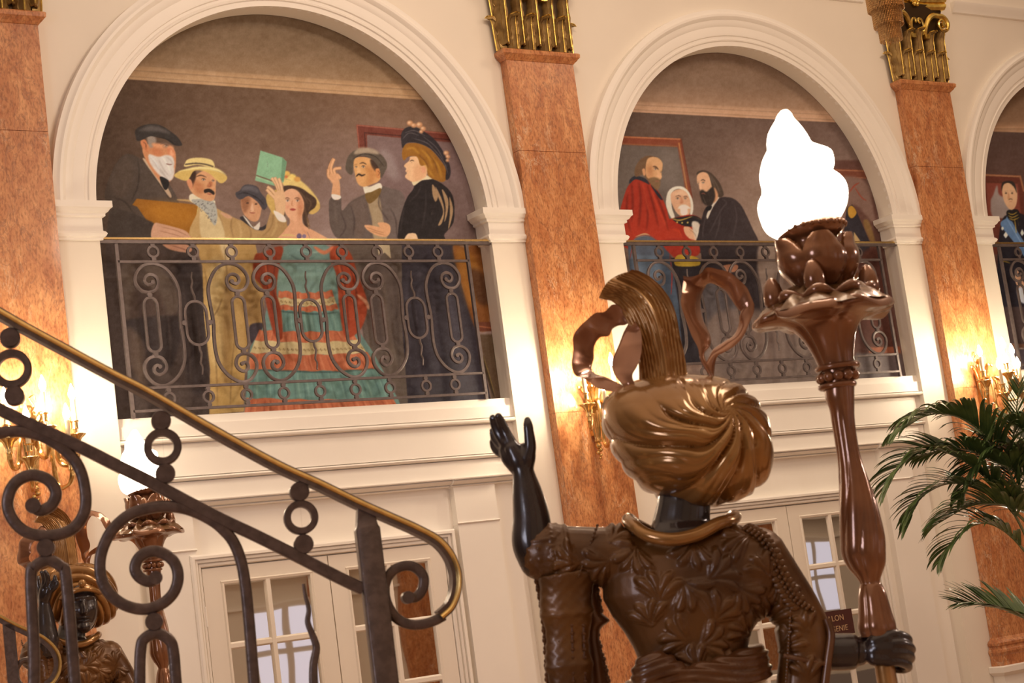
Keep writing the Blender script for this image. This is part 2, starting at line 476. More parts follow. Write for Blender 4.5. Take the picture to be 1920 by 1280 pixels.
# ---------------------------------------------------------------- pilasters
z_j1 = float(wp(1000, 283, -.065)[2]); z_j2 = float(wp(1062, 773, -.065)[2])
def pilaster(n, label):
    o = n * P
    xa, xb = -.83 + o, -.344 + o
    t = empty('marble_pilaster', ((xa + xb) / 2, -.0022, 0), label, 'pilaster', 'red marble pilasters between the arches')
    loc = Matrix.Translation((-(xa + xb) / 2, 0, 0))
    m = MB(); zs = [.985, z_j2, z_j1, 4.79]
    m.box(xa + .004, xb - .004, -.061, 0, .985, 4.79)
    for i in range(3):
        m.box(xa, xb, -.065, 0, zs[i] + (.0018 if i else 0), zs[i + 1] - (.0018 if i < 2 else 0))
    m.xf(loc).build('shaft', M['marble'], t, smooth=False)
    def wrap(pr, grow=1.0):
        R = []
        for (px, py, dx, dy) in ((xa, 0, -1, 0), (xa, -.065, -1, -1), (xb, -.065, 1, -1), (xb, 0, 1, 0)):
            R.append([(px + dx * k, py + dy * k, z) for k, z in pr])
        q = MB(); q.rings(R); return q
    wrap([(-.01, 4.785), (.004, 4.785), (.008, 4.792), (.018, 4.800), (.026, 4.812), (.034, 4.818), (.036, 4.838), (.030, 4.846), (-.01, 4.846)]).xf(loc).build('neck_moulding', M['marble'], t, angle=28)
    wrap([(-.01, .805), (.03, .805), (.03, .872), (.036, .88), (.040, .895), (.036, .91), (.028, .918), (.026, .93), (.034, .94), (.034, .955), (.024, .968), (.006, .978), (.0, .99), (-.01, .99)]).xf(loc).build('base_moulding', M['marble'], t, angle=28)
    q = wrap([(-.01, 0), (.05, 0), (.05, .10), (.03, .12), (.03, .74), (.045, .75), (.06, .765), (.062, .80), (.05, .806), (-.01, .806)])
    q.xf(loc).build('pedestal', M['trim'], t, angle=28)
    # ---- gilded corinthian capital
    zb, zt = 4.846, 5.50
    W = (xb - xa) / 2
    def half(z): return W - .01 + .0 * z
    q = MB()
    zz = [4.846, 4.95, 5.10, 5.25, 5.36, 5.42]
    gg = [-.006, -.010, -.006, .004, .022, .03]
    q.rings([[(-W - g, 0, z), (-W - g, -.065 - g, z), (W + g, -.065 - g, z), (W + g, 0, z)] for z, g in zip(zz, gg)])
    cap = q.build('capital', M['dark_bronze'], t, smooth=False)
    def leaf(cx, cy, nx, ny, z0, h, w, lean, name='acanthus_leaf'):
        """upright leaf on the face with outward normal (nx, ny), tip curling out"""
        tx, ty = -ny, nx
        lm = MB(); K = 22; C = 10; R = []
        for i in range(K + 1):
            s = i / K
            zz = h * s if s < .86 else h * (.86 + .14 * math.sin((s - .86) / .14 * PI / 2) * .8)
            out = .010 + lean * s * .35 + (lean * ((s - .72) / .28) ** 2 if s > .72 else 0)
            drop = -.030 * max(0, (s - .92) / .08)
            sc = abs(math.sin(s * PI * 4.5)) ** .6
            ww = w * (.62 + .38 * math.sin(min(1, s * 1.05) * PI * .9 + .25)) * (.66 + .34 * sc)
            if s > .9: ww *= 1 - .55 * (s - .9) / .1
            row = []
            for j in range(C + 1):
                u = -1 + 2 * j / C
                bulge = .020 * (1 - u * u) + .006 * math.cos(u * PI * 3) - .012 * abs(u) * sc + .003 * abs(u) * math.sin(s * PI * 14 + abs(u) * 3)
                d = out + bulge
                row.append((cx + tx * u * ww + nx * d, cy + ty * u * ww + ny * d, z0 + zz + drop - .012 * abs(u) * (1 if s < .9 else .3)))
            R.append(row)
        # back side closes it
        B = [[(p[0] - nx * .012, p[1] - ny * .012, p[2] - .004) for p in row] for row in R]
        lm.rings([r + list(reversed(bk)) for r, bk in zip(R, B)])
        lo = lm.build(name, M['bronze_leaf'], cap, angle=50)
        rb = MB(); mid = [R[i][C // 2] for i in range(0, K + 1)]
        rb.tube([(p[0] + nx * .004, p[1] + ny * .004, p[2]) for p in mid], [.0048 * (1 - .3 * i / K) for i in range(K + 1)], 6)
        rb.tube([(R[-2][j][0] + nx * .003, R[-2][j][1] + ny * .003, R[-2][j][2] + .002) for j in range(0, C + 1, 2)], .004, 5)
        rb.build('leaf_rib', M['gold'], lo)
        return lo
    yf = -.06
    for k, u in enumerate((-.70, -.235, .235, .70)):
        leaf(u * W, yf, 0, -1, zb, .235, .060, .045)
    for k, u in enumerate((-.94, -.47, 0, .47, .94)):
        leaf(u * W, yf + .004, 0, -1, zb + .04, .37 if k % 2 == 0 else .35, .050, .05)
    for s in (-1, 1):
        leaf(s * (W - .004), -.035, s, 0, zb, .235, .034, .04)
        leaf(s * (W - .004), -.035, s, 0, zb + .19, .23, .034, .04)
    # volutes, stalks, abacus, flower
    g = MB()
    for s in (-1, 1):
        pts = [(s * .07, yf - .02, zb + .34)]
        pts += [(s * (.085 + .03 * i), yf - .03 - .004 * i, zb + .34 + .145 * math.sin(i / 5 * PI / 2)) for i in range(1, 5)]
        cxv, czv = s * (W - .012), zb + .425
        sp = []
        for i in range(26):
            a = PI / 2 + .35 - i * .42
            r = .066 * (1 - i / 30)
            sp.append((cxv + s * r * math.cos(a), yf - .055, czv + r * math.sin(a)))
        allp = catmull([(s * .068, yf - .02, zb + .335), (s * .076, yf - .034, zb + .40), (s * .105, yf - .042, zb + .455), (s * .15, yf - .050, zb + .487)] + [sp[0]], 5) + [np.array(x) for x in sp[1:]]
        nn = len(allp)
        g.tube(allp, [.012 + .008 * math.sin(min(1, i / nn * 1.6) * PI) for i in range(nn)], 8)
        g.tube([(cxv, yf - .07, czv), (cxv, yf - .035, czv)], .017, 10)
        ip_ = [(s * .055, yf - .02, zb + .33), (s * .062, yf - .03, zb + .40), (s * .045, yf - .034, zb + .455), (s * .018, yf - .034, zb + .462), (s * .012, yf - .034, zb + .44), (s * .026, yf - .034, zb + .43)]
        g.tube(catmull(ip_, 5), .009, 7)
        g.box(s * .068 - .022, s * .068 + .022, yf - .045, yf, zb + .315, zb + .345)
    g.build('volute', M['gold'], cap)
    a = MB()
    nA = 18
    def abac(k, z, grow):
        u = -1 + 2 * k / nA
        dep_ = -.075 - .045 * (abs(u) ** 2.2) - grow
        return (u * (W + .035 + grow), dep_, z - .018 * (1 - u * u) * 0)
    for (z0_, z1_, g0, g1) in ((5.385, 5.425, .0, .012), (5.425, 5.44, .004, .004), (5.44, 5.50, .012, .030)):
        R = []
        for k in range(nA + 1):
            p, q2_ = abac(k, z0_, g0), abac(k, z1_, g1)
            R.append([(p[0], 0, p[2]), p, ((p[0] + q2_[0]) / 2, (p[1] + q2_[1]) / 2 - .006, (p[2] + q2_[2]) / 2), q2_, (q2_[0], 0, q2_[2])])
        a.rings(R)
    a.build('abacus', M['gold'], cap, angle=30)
    fl = MB()
    for k in range(6):
        aa = k * PI / 3
        fl.sphere((.028 * math.cos(aa), -.108, 5.435 + .028 * math.sin(aa)), .018, 8, 6)
    fl.sphere((0, -.118, 5.435), .016, 8, 6)
    fl.build('flower_boss', M['gold'], cap)
    return t
pilaster(0, 'red marble pilaster at the left edge of the hall wall, behind the stair rail')
pilaster(1, 'red marble pilaster between the two big arches, its gilded capital cut off at the top')
pilaster(2, 'red marble pilaster under the fully visible gilded capital, behind the palm')

# ---------------------------------------------------------------- floor and the far side (seen in panes and polish)
fm = mat('polished_floor', (.30, .17, .09), .25, coat=.3, col2=(.45, .30, .18), nscale=2)
struct(MB().box(-6, 13, -11.6, .13, -.06, 0).build('floor', fm, smooth=False))
rw = MB(); rw.box(-6, 17, -11.8, -11.6, 0, 6.8)
struct(rw.build('wall_rear', M['cream'], smooth=False))
tr = MB()
for z0, z1, y in ((2.35, 2.42, -11.5), (2.75, 2.85, -11.48), (2.05, 2.08, -11.56)):
    tr.box(-6, 17, -11.6, y, z0, z1)
tn += 1; struct(tr.build('trim_%d' % tn, M['trim'], smooth=False))
day = mat('daylit_window_pane', (.8, .8, .85), .3, emit=(.80, .80, 1.0), estr=.6)
k = 0
for i, x in enumerate((1.5, 4.8, 6.3, 9.1, 12.4, 15.2)):
    k += 1
    f = MB()
    f.box(x - .45, x + .45, -11.6, -11.55, .3, 2.05)
    fo = struct(f.build('window_%d' % k, M['door'], smooth=False))
    for sx in (-1, 1):
        for zz in (.4, .95, 1.5):
            MB().box(x + sx * .22 - .17, x + sx * .22 + .17, -11.56, -11.54, zz, zz + .48).build('pane', day, fo, smooth=False)
for i, x in enumerate((-1.7, 3.2, 6.95, 8.2, 11.4, 14.2)):
    tn += 1
    struct(MB().box(x - .25, x + .25, -11.6, -11.51, .2, 5.2).build('trim_%d' % tn, M['marble'], smooth=False))
    tn += 1
    struct(MB().box(x - .30, x + .30, -11.6, -11.47, 0, .2).build('trim_%d' % tn, M['trim'], smooth=False))
# ================================================================ the painted lunettes
class Canvas:
    """a small painter: polygons and brush strokes on an array; coordinates in image units of the lunette"""
    def __init__(s, x0, y0, x1, y1, ss=2.0):
        s.x0, s.y0, s.ss = x0, y0, ss
        s.w, s.h = int((x1 - x0) * ss), int((y1 - y0) * ss)
        s.a = np.zeros((s.h, s.w, 3), np.float32)
        s.T = (0, 0, 1.0)
        yy, xx = np.mgrid[0:s.h, 0:s.w].astype(np.float32)
        s.xx = xx / ss + x0; s.yy = yy / ss + y0
    def tr(s, pts):
        ox, oy, k = s.T
        return [((x / k + ox - s.x0) * s.ss, (y / k + oy - s.y0) * s.ss) for x, y in pts]
    def mask(s, P, soft):
        pad = int(soft * 3 + 2)
        xs = [p[0] for p in P]; ys = [p[1] for p in P]
        bx0, bx1 = max(0, int(min(xs)) - pad), min(s.w, int(max(xs)) + pad + 2)
        by0, by1 = max(0, int(min(ys)) - pad), min(s.h, int(max(ys)) + pad + 2)
        if bx1 <= bx0 or by1 <= by0: return None
        W, H = bx1 - bx0, by1 - by0
        d = np.zeros((H, W + 1), np.int32)
        for i in range(len(P)):
            (xa, ya), (xb, yb) = P[i], P[(i + 1) % len(P)]
            if ya == yb: continue
            if ya > yb: xa, ya, xb, yb = xb, yb, xa, ya
            r0 = max(by0, math.ceil(ya - .5)); r1 = min(by1 - 1, math.ceil(yb - .5) - 1)
            if r1 < r0: continue
            r = np.arange(r0, r1 + 1)
            x = xa + (xb - xa) * ((r + .5) - ya) / (yb - ya)
            c = np.clip(np.ceil(x - .5).astype(int) - bx0, 0, W)
            np.add.at(d, (r - by0, c), 1)
        m = (np.cumsum(d, 1)[:, :W] % 2).astype(np.float32)
        k = max(1, int(round(soft)))
        for _ in range(2):
            m = s.blur(m, k)
        return bx0, by0, bx1, by1, m
    @staticmethod
    def blur(m, k):
        for ax in (0, 1):
            p = [(0, 0), (0, 0)]; p[ax] = (k + 1, k)
            c = np.cumsum(np.pad(m, p, mode='edge'), ax)
            n = m.shape[ax]
            m = (c.take(range(2 * k + 1, 2 * k + 1 + n), ax) - c.take(range(0, n), ax)) / (2 * k + 1)
        return m
    def blend(s, B, col, alpha, col2=None, g=None):
        if B is None: return
        x0, y0, x1, y1, m = B
        m = (m * alpha)[..., None]
        c = np.array(col, np.float32) / 255
        if col2 is not None:
            (ax, ay), (bx, by) = s.tr(g)
            yy, xx = np.mgrid[y0:y1, x0:x1]
            t = np.clip(((xx - ax) * (bx - ax) + (yy - ay) * (by - ay)) / ((bx - ax) ** 2 + (by - ay) ** 2), 0, 1)[..., None]
            c = c * (1 - t) + np.array(col2, np.float32) / 255 * t
        R = s.a[y0:y1, x0:x1]
        s.a[y0:y1, x0:x1] = R * (1 - m) + c * m
    def poly(s, pts, col, soft=1, alpha=1, smooth=True, col2=None, g=None):
        if smooth: pts = [tuple(p) for p in catmull(pts, 5, True)]
        s.blend(s.mask(s.tr(pts), soft), col, alpha, col2, g)
    def line(s, pts, w, col, alpha=1, soft=1, taper=True, smooth=True):
        if smooth and len(pts) > 2: pts = [tuple(p) for p in catmull(pts, 5)]
        P = np.array(pts, float); n = len(P)
        t = np.gradient(P, axis=0); t /= np.linalg.norm(t, axis=1)[:, None] + 1e-9
        nrm = np.stack([-t[:, 1], t[:, 0]], 1)
        u = np.linspace(0, 1, n)
        ww = (w / 2 * (np.sin(u * PI) ** .5 * .85 + .15 if taper else np.ones(n)))[:, None]
        q = np.concatenate([P + nrm * ww, (P - nrm * ww)[::-1]])
        s.blend(s.mask(s.tr([tuple(x) for x in q]), soft), col, alpha)
    def lines(s, L, w, col, alpha=1, soft=1):
        for l in L: s.line(l, w, col, alpha, soft)
    def ell(s, cx, cy, rx, ry, col, ang=0, soft=1, alpha=1):
        c, d = math.cos(ang), math.sin(ang)
        s.poly([(cx + rx * math.cos(t) * c - ry * math.sin(t) * d, cy + rx * math.cos(t) * d + ry * math.sin(t) * c) for t in np.linspace(0, 2 * PI, 20, endpoint=False)], col, soft, alpha, False)
    def noise(s, amp, cell, seed, sx=1.0):
        r = np.random.RandomState(seed)
        H, W = int(s.h / cell) + 3, int(s.w / (cell * sx)) + 3
        g = r.rand(H, W).astype(np.float32) - .5
        yy = np.arange(s.h) / cell; xx = np.arange(s.w) / (cell * sx)
        y0 = yy.astype(int); x0 = xx.astype(int)
        fy = (yy - y0)[:, None]; fx = (xx - x0)[None]
        fy = fy * fy * (3 - 2 * fy); fx = fx * fx * (3 - 2 * fx)
        v = (g[y0][:, x0] * (1 - fy) * (1 - fx) + g[y0 + 1][:, x0] * fy * (1 - fx) + g[y0][:, x0 + 1] * (1 - fy) * fx + g[y0 + 1][:, x0 + 1] * fy * fx)
        s.a += (v * amp)[..., None]

def eye(c, x, y, w, ang=0, skin=(200, 130, 80)):
    d = math.cos(ang), math.sin(ang)
    c.line([(x - w * d[0], y - w * d[1]), (x, y - w * .45), (x + w * d[0], y + w * d[1])], w * .38, (60, 34, 22))
    c.ell(x, y + w * .12, w * .72, w * .28, (225, 205, 180), ang)
    c.ell(x, y + w * .08, w * .3, w * .3, (45, 30, 24))
    c.line([(x - w * .9, y + w * .45), (x, y + w * .6), (x + w * .9, y + w * .4)], w * .16, (140, 80, 50), .6)
def hand(c, palm, fingers, col, dark, w):
    c.poly(palm, col)
    for f in fingers:
        c.line(f, w * 1.25, dark, .8, taper=False)
        c.line(f, w, col, taper=False)

def paint_1():
    c = Canvas(165, 15, 960, 805)
    x, y = c.xx, c.yy
    # room behind the figures
    t = np.clip((x - 180) / 500, 0, 1)[..., None]
    u = np.clip((y - 160) / 330, 0, 1)[..., None]
    base = np.array([72, 47, 30]) * (1 - t) + np.array([120, 83, 56]) * t
    low = np.array([74, 54, 42]) * (1 - t) + np.array([150, 118, 104]) * t
    c.a[:] = (base * (1 - u) + low * u) / 255
    for (px, py, r, col, al) in ((430, 330, 110, (140, 104, 84), .7), (400, 420, 80, (150, 118, 104), .6), (640, 360, 120, (138, 108, 98), .6), (470, 200, 150, (104, 74, 52), .5), (800, 420, 60, (118, 86, 72), .6), (650, 450, 60, (172, 140, 128), .6)):
        m = np.exp(-((x - px) ** 2 + (y - py) ** 2) / (r * r))[..., None] * al
        c.a[:] = c.a * (1 - m) + np.array(col, np.float32) / 255 * m
    # upper wall and painted cornice
    yl = 148 + (x - 225) * (40 / 575.)
    k = np.clip((yl - y) / 1.2, 0, 1)[..., None]
    d = (yl - y)
    band = np.interp(d, [0, 5, 6, 8, 16, 18, 20, 26, 28, 40, 70, 100, 140], [.98, 1, .84, 1, .96, .82, .98, .9, .80, .76, .68, .64, .62])
    tone = np.array([190, 142, 98]) * band[..., None] * (1 - .12 * np.clip((400 - x) / 200, 0, 1))[..., None]
    c.a[:] = c.a * (1 - k) + tone / 255 * k
    c.noise(.03, 40, 1, 1.5); c.noise(.02, 14, 2, 1.2)
    # picture frame behind on the right
    c.T = (580, 200, 4.266)
    c.poly([(376, 142), (1180, 215), (1200, 300), (462, 225), (470, 420), (402, 430)], (112, 50, 36), smooth=False)
    c.line([(380, 148), (1180, 222)], 9, (160, 88, 66), taper=False); c.line([(381, 148), (408, 420)], 9, (158, 84, 62), taper=False)
    c.line([(440, 208), (1180, 268)], 7, (66, 28, 22), taper=False); c.line([(440, 205), (455, 400)], 7, (70, 30, 22), taper=False)
    c.poly([(462, 228), (1200, 290), (1300, 700), (1320, 1100), (480, 1100)], (122, 92, 84), soft=2, smooth=False)
    c.poly([(560, 350), (640, 360), (720, 560), (640, 560)], (160, 136, 126), soft=10, alpha=.6)
    c.poly([(900, 560), (1300, 700), (1330, 1060), (950, 1050)], (112, 84, 74), soft=14, alpha=.7)
    # ---- old man with cap, on the left
    c.T = (180, 200, 4.266)
    c.poly([(240, 378), (330, 400), (420, 470), (530, 560), (600, 640), (660, 760), (660, 900), (500, 1060), (100, 1100), (60, 1040), (130, 960), (70, 720), (110, 560), (170, 440)], (66, 50, 40), col2=(88, 70, 58), g=((80, 600), (640, 700)))
    c.poly([(160, 470), (250, 400), (300, 480), (280, 640), (200, 730), (110, 640)], (84, 64, 50), soft=9, alpha=.7)
    c.lines([[(330, 410), (345, 520), (330, 650), (280, 760)], [(150, 730), (230, 760), (300, 850)], [(420, 480), (500, 600), (590, 740)]], 8, (40, 30, 24), .8, 2)
    c.lines([[(180, 820), (300, 870), (420, 930)], [(200, 560), (230, 640), (200, 710)]], 12, (98, 76, 62), .5, 3)
    c.poly([(375, 420), (420, 440), (520, 560), (600, 700), (585, 720), (500, 600)], (196, 158, 122))
    c.poly([(395, 300), (620, 330), (620, 560), (520, 600), (400, 430), (370, 330)], (206, 130, 82))
    c.poly([(360, 270), (395, 265), (415, 310), (415, 365), (385, 340), (358, 300)], (204, 118, 70))
    c.line([(375, 280), (398, 300), (400, 345)], 6, (110, 52, 30))
    c.poly([(410, 230), (470, 235), (480, 290), (440, 330), (415, 290)], (150, 128, 110), soft=3)
    c.poly([(450, 290), (600, 310), (610, 340), (480, 330)], (216, 140, 92), soft=3)
    c.poly([(450, 330), (520, 345), (530, 390), (460, 390)], (196, 108, 64), soft=6, alpha=.7)
    c.lines([[(500, 345), (540, 352)], [(470, 300), (500, 292)], [(590, 350), (604, 372), (592, 398)]], 5, (132, 70, 42), .8)
    c.poly([(570, 330), (625, 350), (622, 405), (585, 395)], (212, 124, 80), soft=2)
    c.poly([(598, 340), (622, 380), (606, 396), (590, 380)], (226, 150, 104), soft=2)
    c.line([(515, 300), (550, 292), (590, 315)], 7, (110, 84, 70)); eye(c, 560, 312, 18, .3)
    c.ell(553, 315, 24, 20, (150, 110, 84), alpha=.35)
    c.poly([(425, 380), (500, 400), (560, 385), (610, 400), (628, 450), (622, 480), (628, 520), (610, 580), (570, 590), (510, 550), (450, 480), (425, 430)], (214, 194, 176), soft=2)
    c.lines([[(450, 420), (500, 480), (560, 560)], [(500, 420), (540, 500), (590, 560)], [(560, 400), (600, 430), (620, 470)], [(470, 460), (520, 520), (580, 585)]], 9, (168, 148, 134), .7, 2)
    c.lines([[(530, 400), (575, 470), (600, 540)], [(440, 400), (480, 450), (510, 500)]], 8, (240, 228, 214), .8, 2)
    c.line([(560, 455), (585, 462), (610, 460)], 8, (120, 70, 56))
    c.poly([(510, 560), (580, 590), (575, 650), (545, 660)], (28, 24, 24))
    c.poly([(315, 190), (360, 155), (440, 138), (520, 150), (600, 200), (650, 240), (685, 290), (680, 312), (620, 305), (540, 250), (440, 235), (340, 275), (318, 240)], (48, 40, 36))
    c.poly([(340, 190), (440, 150), (540, 175), (600, 220), (500, 200), (400, 195)], (96, 82, 74), soft=4, alpha=.8)
    c.line([(440, 232), (560, 258), (640, 308)], 7, (20, 16, 14))
    # ochre portfolio under his arm
    c.poly([(325, 735), (820, 785), (775, 1075), (520, 1075), (330, 800), (290, 785)], (156, 92, 18), smooth=False)
    c.poly([(420, 780), (760, 800), (740, 950), (520, 930)], (190, 118, 28), soft=16, alpha=.6)
    c.line([(820, 787), (778, 1050)], 7, (222, 190, 110), taper=False)
    c.poly([(120, 830), (240, 830), (400, 900), (470, 945), (440, 1040), (200, 1045), (90, 1050)], (62, 48, 40), soft=2)
    c.poly([(465, 935), (520, 935), (700, 985), (752, 1030), (745, 1050), (480, 1055), (440, 1020)], (206, 148, 112))
    c.lines([[(520, 960), (640, 990), (740, 1035)], [(500, 990), (600, 1015), (700, 1045)]], 5, (150, 92, 62), .8)
    # below the rail: his coat
    c.T = (180, 430, 3.459)
    c.poly([(60, 70), (430, 80), (640, 100), (660, 300), (740, 520), (735, 900), (740, 1260), (100, 1280)], (72, 54, 46), smooth=False)
    c.poly([(120, 90), (420, 110), (430, 240), (160, 260)], (80, 60, 50), soft=10)
    c.poly([(160, 240), (330, 230), (420, 250), (520, 400), (530, 540), (430, 590), (300, 600), (180, 580)], (96, 74, 60), soft=5)
    c.poly([(250, 380), (400, 390), (440, 480), (440, 560), (300, 600), (220, 560)], (78, 56, 46), soft=6)
    c.poly([(185, 590), (540, 560), (560, 640), (480, 900), (320, 900), (230, 690)], (56, 42, 38), soft=4)
    c.poly([(200, 640), (280, 690), (330, 800), (330, 1020), (230, 900)], (92, 68, 54), soft=6, alpha=.8)
    c.poly([(520, 250), (650, 180), (720, 500), (720, 1000), (600, 1020), (560, 500)], (54, 40, 36), soft=6)
    c.lines([[(600, 280), (660, 600), (700, 1000)], [(560, 300), (600, 700), (620, 1100)], [(440, 420), (480, 700), (470, 1000)]], 10, (84, 64, 54), .6, 3)
    c.poly([(430, 85), (560, 90), (620, 120), (600, 150), (480, 130)], (196, 132, 96), soft=1)
    c.lines([[(460, 95), (560, 125), (600, 140)]], 6, (142, 84, 60), .8)
    # ---- man in straw boater and cream suit
    c.T = (180, 200, 4.266)
    c.poly([(645, 745), (760, 745), (900, 780), (1090, 880), (1240, 940), (1340, 990), (1400, 830), (1440, 780), (1500, 880), (1525, 930), (1490, 1060), (780, 1060), (820, 800)], (196, 152, 92), col2=(174, 130, 78), g=((700, 900), (1480, 950)))
    c.lines([[(1090, 880), (1080, 960), (1100, 1050)], [(980, 850), (1010, 950), (1020, 1060)], [(1220, 950), (1240, 1010), (1230, 1060)], [(1420, 850), (1400, 960), (1330, 1040)]], 9, (136, 98, 56), .75, 2)
    c.lines([[(1140, 920), (1160, 1000), (1150, 1060)], [(1440, 880), (1440, 960), (1400, 1040)]], 14, (216, 176, 116), .6, 3)
    c.poly([(840, 800), (960, 860), (1010, 940), (1020, 1060), (850, 1060)], (212, 178, 124), soft=2)
    c.poly([(755, 700), (850, 705), (940, 740), (950, 780), (900, 800), (760, 760)], (232, 210, 170))
    c.poly([(790, 740), (930, 750), (970, 850), (950, 950), (880, 850), (770, 760)], (176, 166, 148))
    r = random.Random(5)
    for _ in range(130):
        px, py = r.uniform(790, 960), r.uniform(750, 930)
        if abs(px - (860 + (py - 750) * .45)) < 90 - (py - 750) * .4:
            c.ell(px, py, 3.2, 3.2, (66, 60, 60), soft=1, alpha=.8)
    c.poly([(800, 545), (880, 505), (955, 530), (958, 640), (945, 740), (880, 750), (770, 690), (735, 600)], (214, 148, 98))
    c.poly([(725, 540), (790, 510), (800, 560), (770, 640), (735, 610)], (62, 38, 26), soft=2)
    c.poly([(725, 585), (755, 580), (775, 630), (765, 660), (735, 630)], (214, 136, 92))
    c.poly([(780, 600), (850, 620), (860, 690), (800, 690)], (190, 112, 66), soft=6, alpha=.8)
    c.poly([(910, 600), (930, 600), (925, 640), (885, 640)], (186, 108, 66), soft=2)
    c.line([(800, 560), (840, 548), (885, 565)], 8, (70, 40, 26)); eye(c, 860, 583, 18, .1)
    c.line([(920, 572), (950, 572)], 7, (70, 40, 26)); eye(c, 936, 592, 13, .1)
    c.line([(905, 600), (918, 632), (898, 642)], 5, (140, 76, 46))
    c.poly([(865, 665), (905, 655), (945, 680), (942, 705), (905, 685), (870, 690)], (38, 26, 22), soft=1)
    c.line([(885, 693), (910, 700), (928, 698)], 6, (150, 60, 50))
    c.poly([(625, 545), (680, 510), (760, 500), (880, 500), (980, 520), (1045, 555), (1040, 590), (990, 610), (900, 530), (790, 510), (730, 590), (650, 570)], (212, 170, 88), soft=1)
    c.poly([(650, 520), (800, 480), (960, 490), (1045, 550), (980, 520), (850, 500), (720, 510)], (236, 206, 130), soft=2)
    c.poly([(712, 450), (735, 420), (800, 408), (880, 412), (935, 435), (940, 490), (820, 465), (712, 480)], (226, 192, 118))
    c.line([(712, 462), (800, 452), (880, 462), (940, 480)], 11, (84, 66, 50), taper=False)
    c.poly([(995, 845), (1060, 860), (1090, 890), (1040, 890)], (206, 150, 110), soft=2)
    # his suit below the rail
    c.T = (180, 430, 3.459)
    c.poly([(640, 70), (1030, 80), (1080, 300), (1090, 500), (1080, 610), (1010, 640), (980, 800), (960, 1000), (960, 1180), (735, 1200), (740, 900), (700, 560), (690, 240)], (190, 142, 78), smooth=False)
    c.poly([(740, 210), (830, 220), (870, 500), (850, 800), (760, 900), (720, 560)], (214, 170, 104), soft=8)
    c.poly([(830, 300), (880, 330), (890, 600), (860, 980), (820, 900)], (150, 106, 56), soft=8, alpha=.8)
    c.poly([(960, 360), (1050, 400), (1080, 580), (1010, 600), (960, 560)], (168, 122, 66), soft=6)
    c.poly([(800, 60), (880, 70), (900, 200), (860, 240), (820, 160)], (222, 186, 132), soft=4, alpha=.8)
    c.lines([[(700, 240), (745, 500), (775, 800), (790, 1150)], [(830, 100), (850, 300), (840, 420)], [(820, 440), (790, 520), (735, 600)], [(900, 700), (880, 900), (870, 1160)]], 7, (120, 82, 44), .8, 2)
    c.lines([[(760, 950), (770, 1180)], [(910, 950), (900, 1180)], [(930, 640), (925, 900)]], 18, (218, 178, 108), .7, 4)
    c.poly([(1000, 620), (1090, 610), (1100, 680), (1030, 730), (990, 720)], (70, 56, 58), soft=2)
    # ---- young man in grey hat
    c.T = (180, 200, 4.266)
    c.poly([(1150, 890), (1200, 880), (1260, 960), (1330, 960), (1360, 940), (1350, 980), (1280, 985), (1220, 950)], (50, 42, 42))
    c.poly([(1175, 870), (1210, 900), (1260, 960), (1310, 920), (1300, 985), (1240, 960)], (222, 200, 176))
    c.poly([(1165, 730), (1240, 715), (1320, 760), (1318, 850), (1295, 910), (1245, 915), (1190, 870), (1162, 800)], (206, 142, 98))
    c.poly([(1165, 730), (1230, 720), (1225, 800), (1185, 850), (1162, 790)], (140, 84, 52), soft=5, alpha=.8)
    c.poly([(1250, 770), (1262, 830), (1235, 835)], (224, 168, 126), soft=1)
    c.line([(1185, 758), (1225, 752)], 7, (60, 36, 26)); c.line([(1262, 762), (1300, 772)], 7, (60, 36, 26))
    c.ell(1212, 770, 11, 5, (46, 28, 22)); c.ell(1280, 778, 11, 5, (46, 28, 22))
    c.line([(1228, 845), (1250, 850), (1275, 848)], 6, (140, 60, 46)); c.line([(1232, 828), (1256, 830)], 5, (110, 58, 36))
    c.poly([(1115, 690), (1150, 670), (1180, 630), (1230, 622), (1290, 640), (1320, 690), (1360, 740), (1370, 790), (1340, 825), (1290, 760), (1220, 715), (1165, 740), (1130, 730)], (68, 60, 62))
    c.poly([(1160, 670), (1190, 635), (1280, 645), (1300, 690), (1230, 670)], (96, 86, 86), soft=3)
    c.line([(1125, 700), (1200, 690), (1290, 730), (1350, 790)], 8, (40, 34, 36))
    c.line([(1250, 945), (1262, 975)], 16, (34, 28, 30))
    # ---- lady in the centre
    c.poly([(1370, 700), (1420, 670), (1520, 640), (1640, 640), (1740, 700), (1790, 780), (1780, 830), (1720, 860), (1660, 800), (1560, 660), (1440, 700), (1430, 860), (1380, 800), (1362, 750)], (206, 162, 84))
    c.poly([(1500, 570), (1570, 560), (1650, 600), (1740, 690), (1790, 780), (1700, 700), (1600, 640), (1500, 630)], (222, 184, 104), soft=2)
    for (fx, fy, rr, cc) in ((1525, 535, 28, (222, 170, 80)), (1570, 560, 30, (232, 190, 96)), (1610, 580, 26, (214, 150, 70)), (1545, 580, 24, (236, 196, 110)), (1520, 560, 14, (206, 110, 60))):
        c.ell(fx, fy, rr, rr * .8, cc, soft=2)
    c.line([(1555, 525), (1590, 548)], 9, (36, 70, 56)); c.line([(1505, 575), (1560, 590)], 8, (36, 70, 56))
    c.poly([(1500, 640), (1560, 630), (1640, 650), (1700, 690), (1760, 740), (1755, 800), (1700, 850), (1690, 930), (1700, 980), (1665, 940), (1650, 850), (1660, 760), (1600, 700), (1520, 680), (1510, 900), (1490, 840), (1495, 700)], (72, 48, 34))
    c.lines([[(1560, 650), (1640, 690), (1700, 780)], [(1680, 720), (1720, 770), (1700, 830)], [(1660, 780), (1680, 860), (1690, 940)], [(1520, 660), (1560, 640)]], 8, (124, 92, 62), .7, 2)
    c.poly([(1545, 850), (1640, 850), (1660, 940), (1760, 1000), (1850, 1050), (1880, 1080), (1470, 1080), (1500, 1000), (1550, 930)], (222, 156, 112))
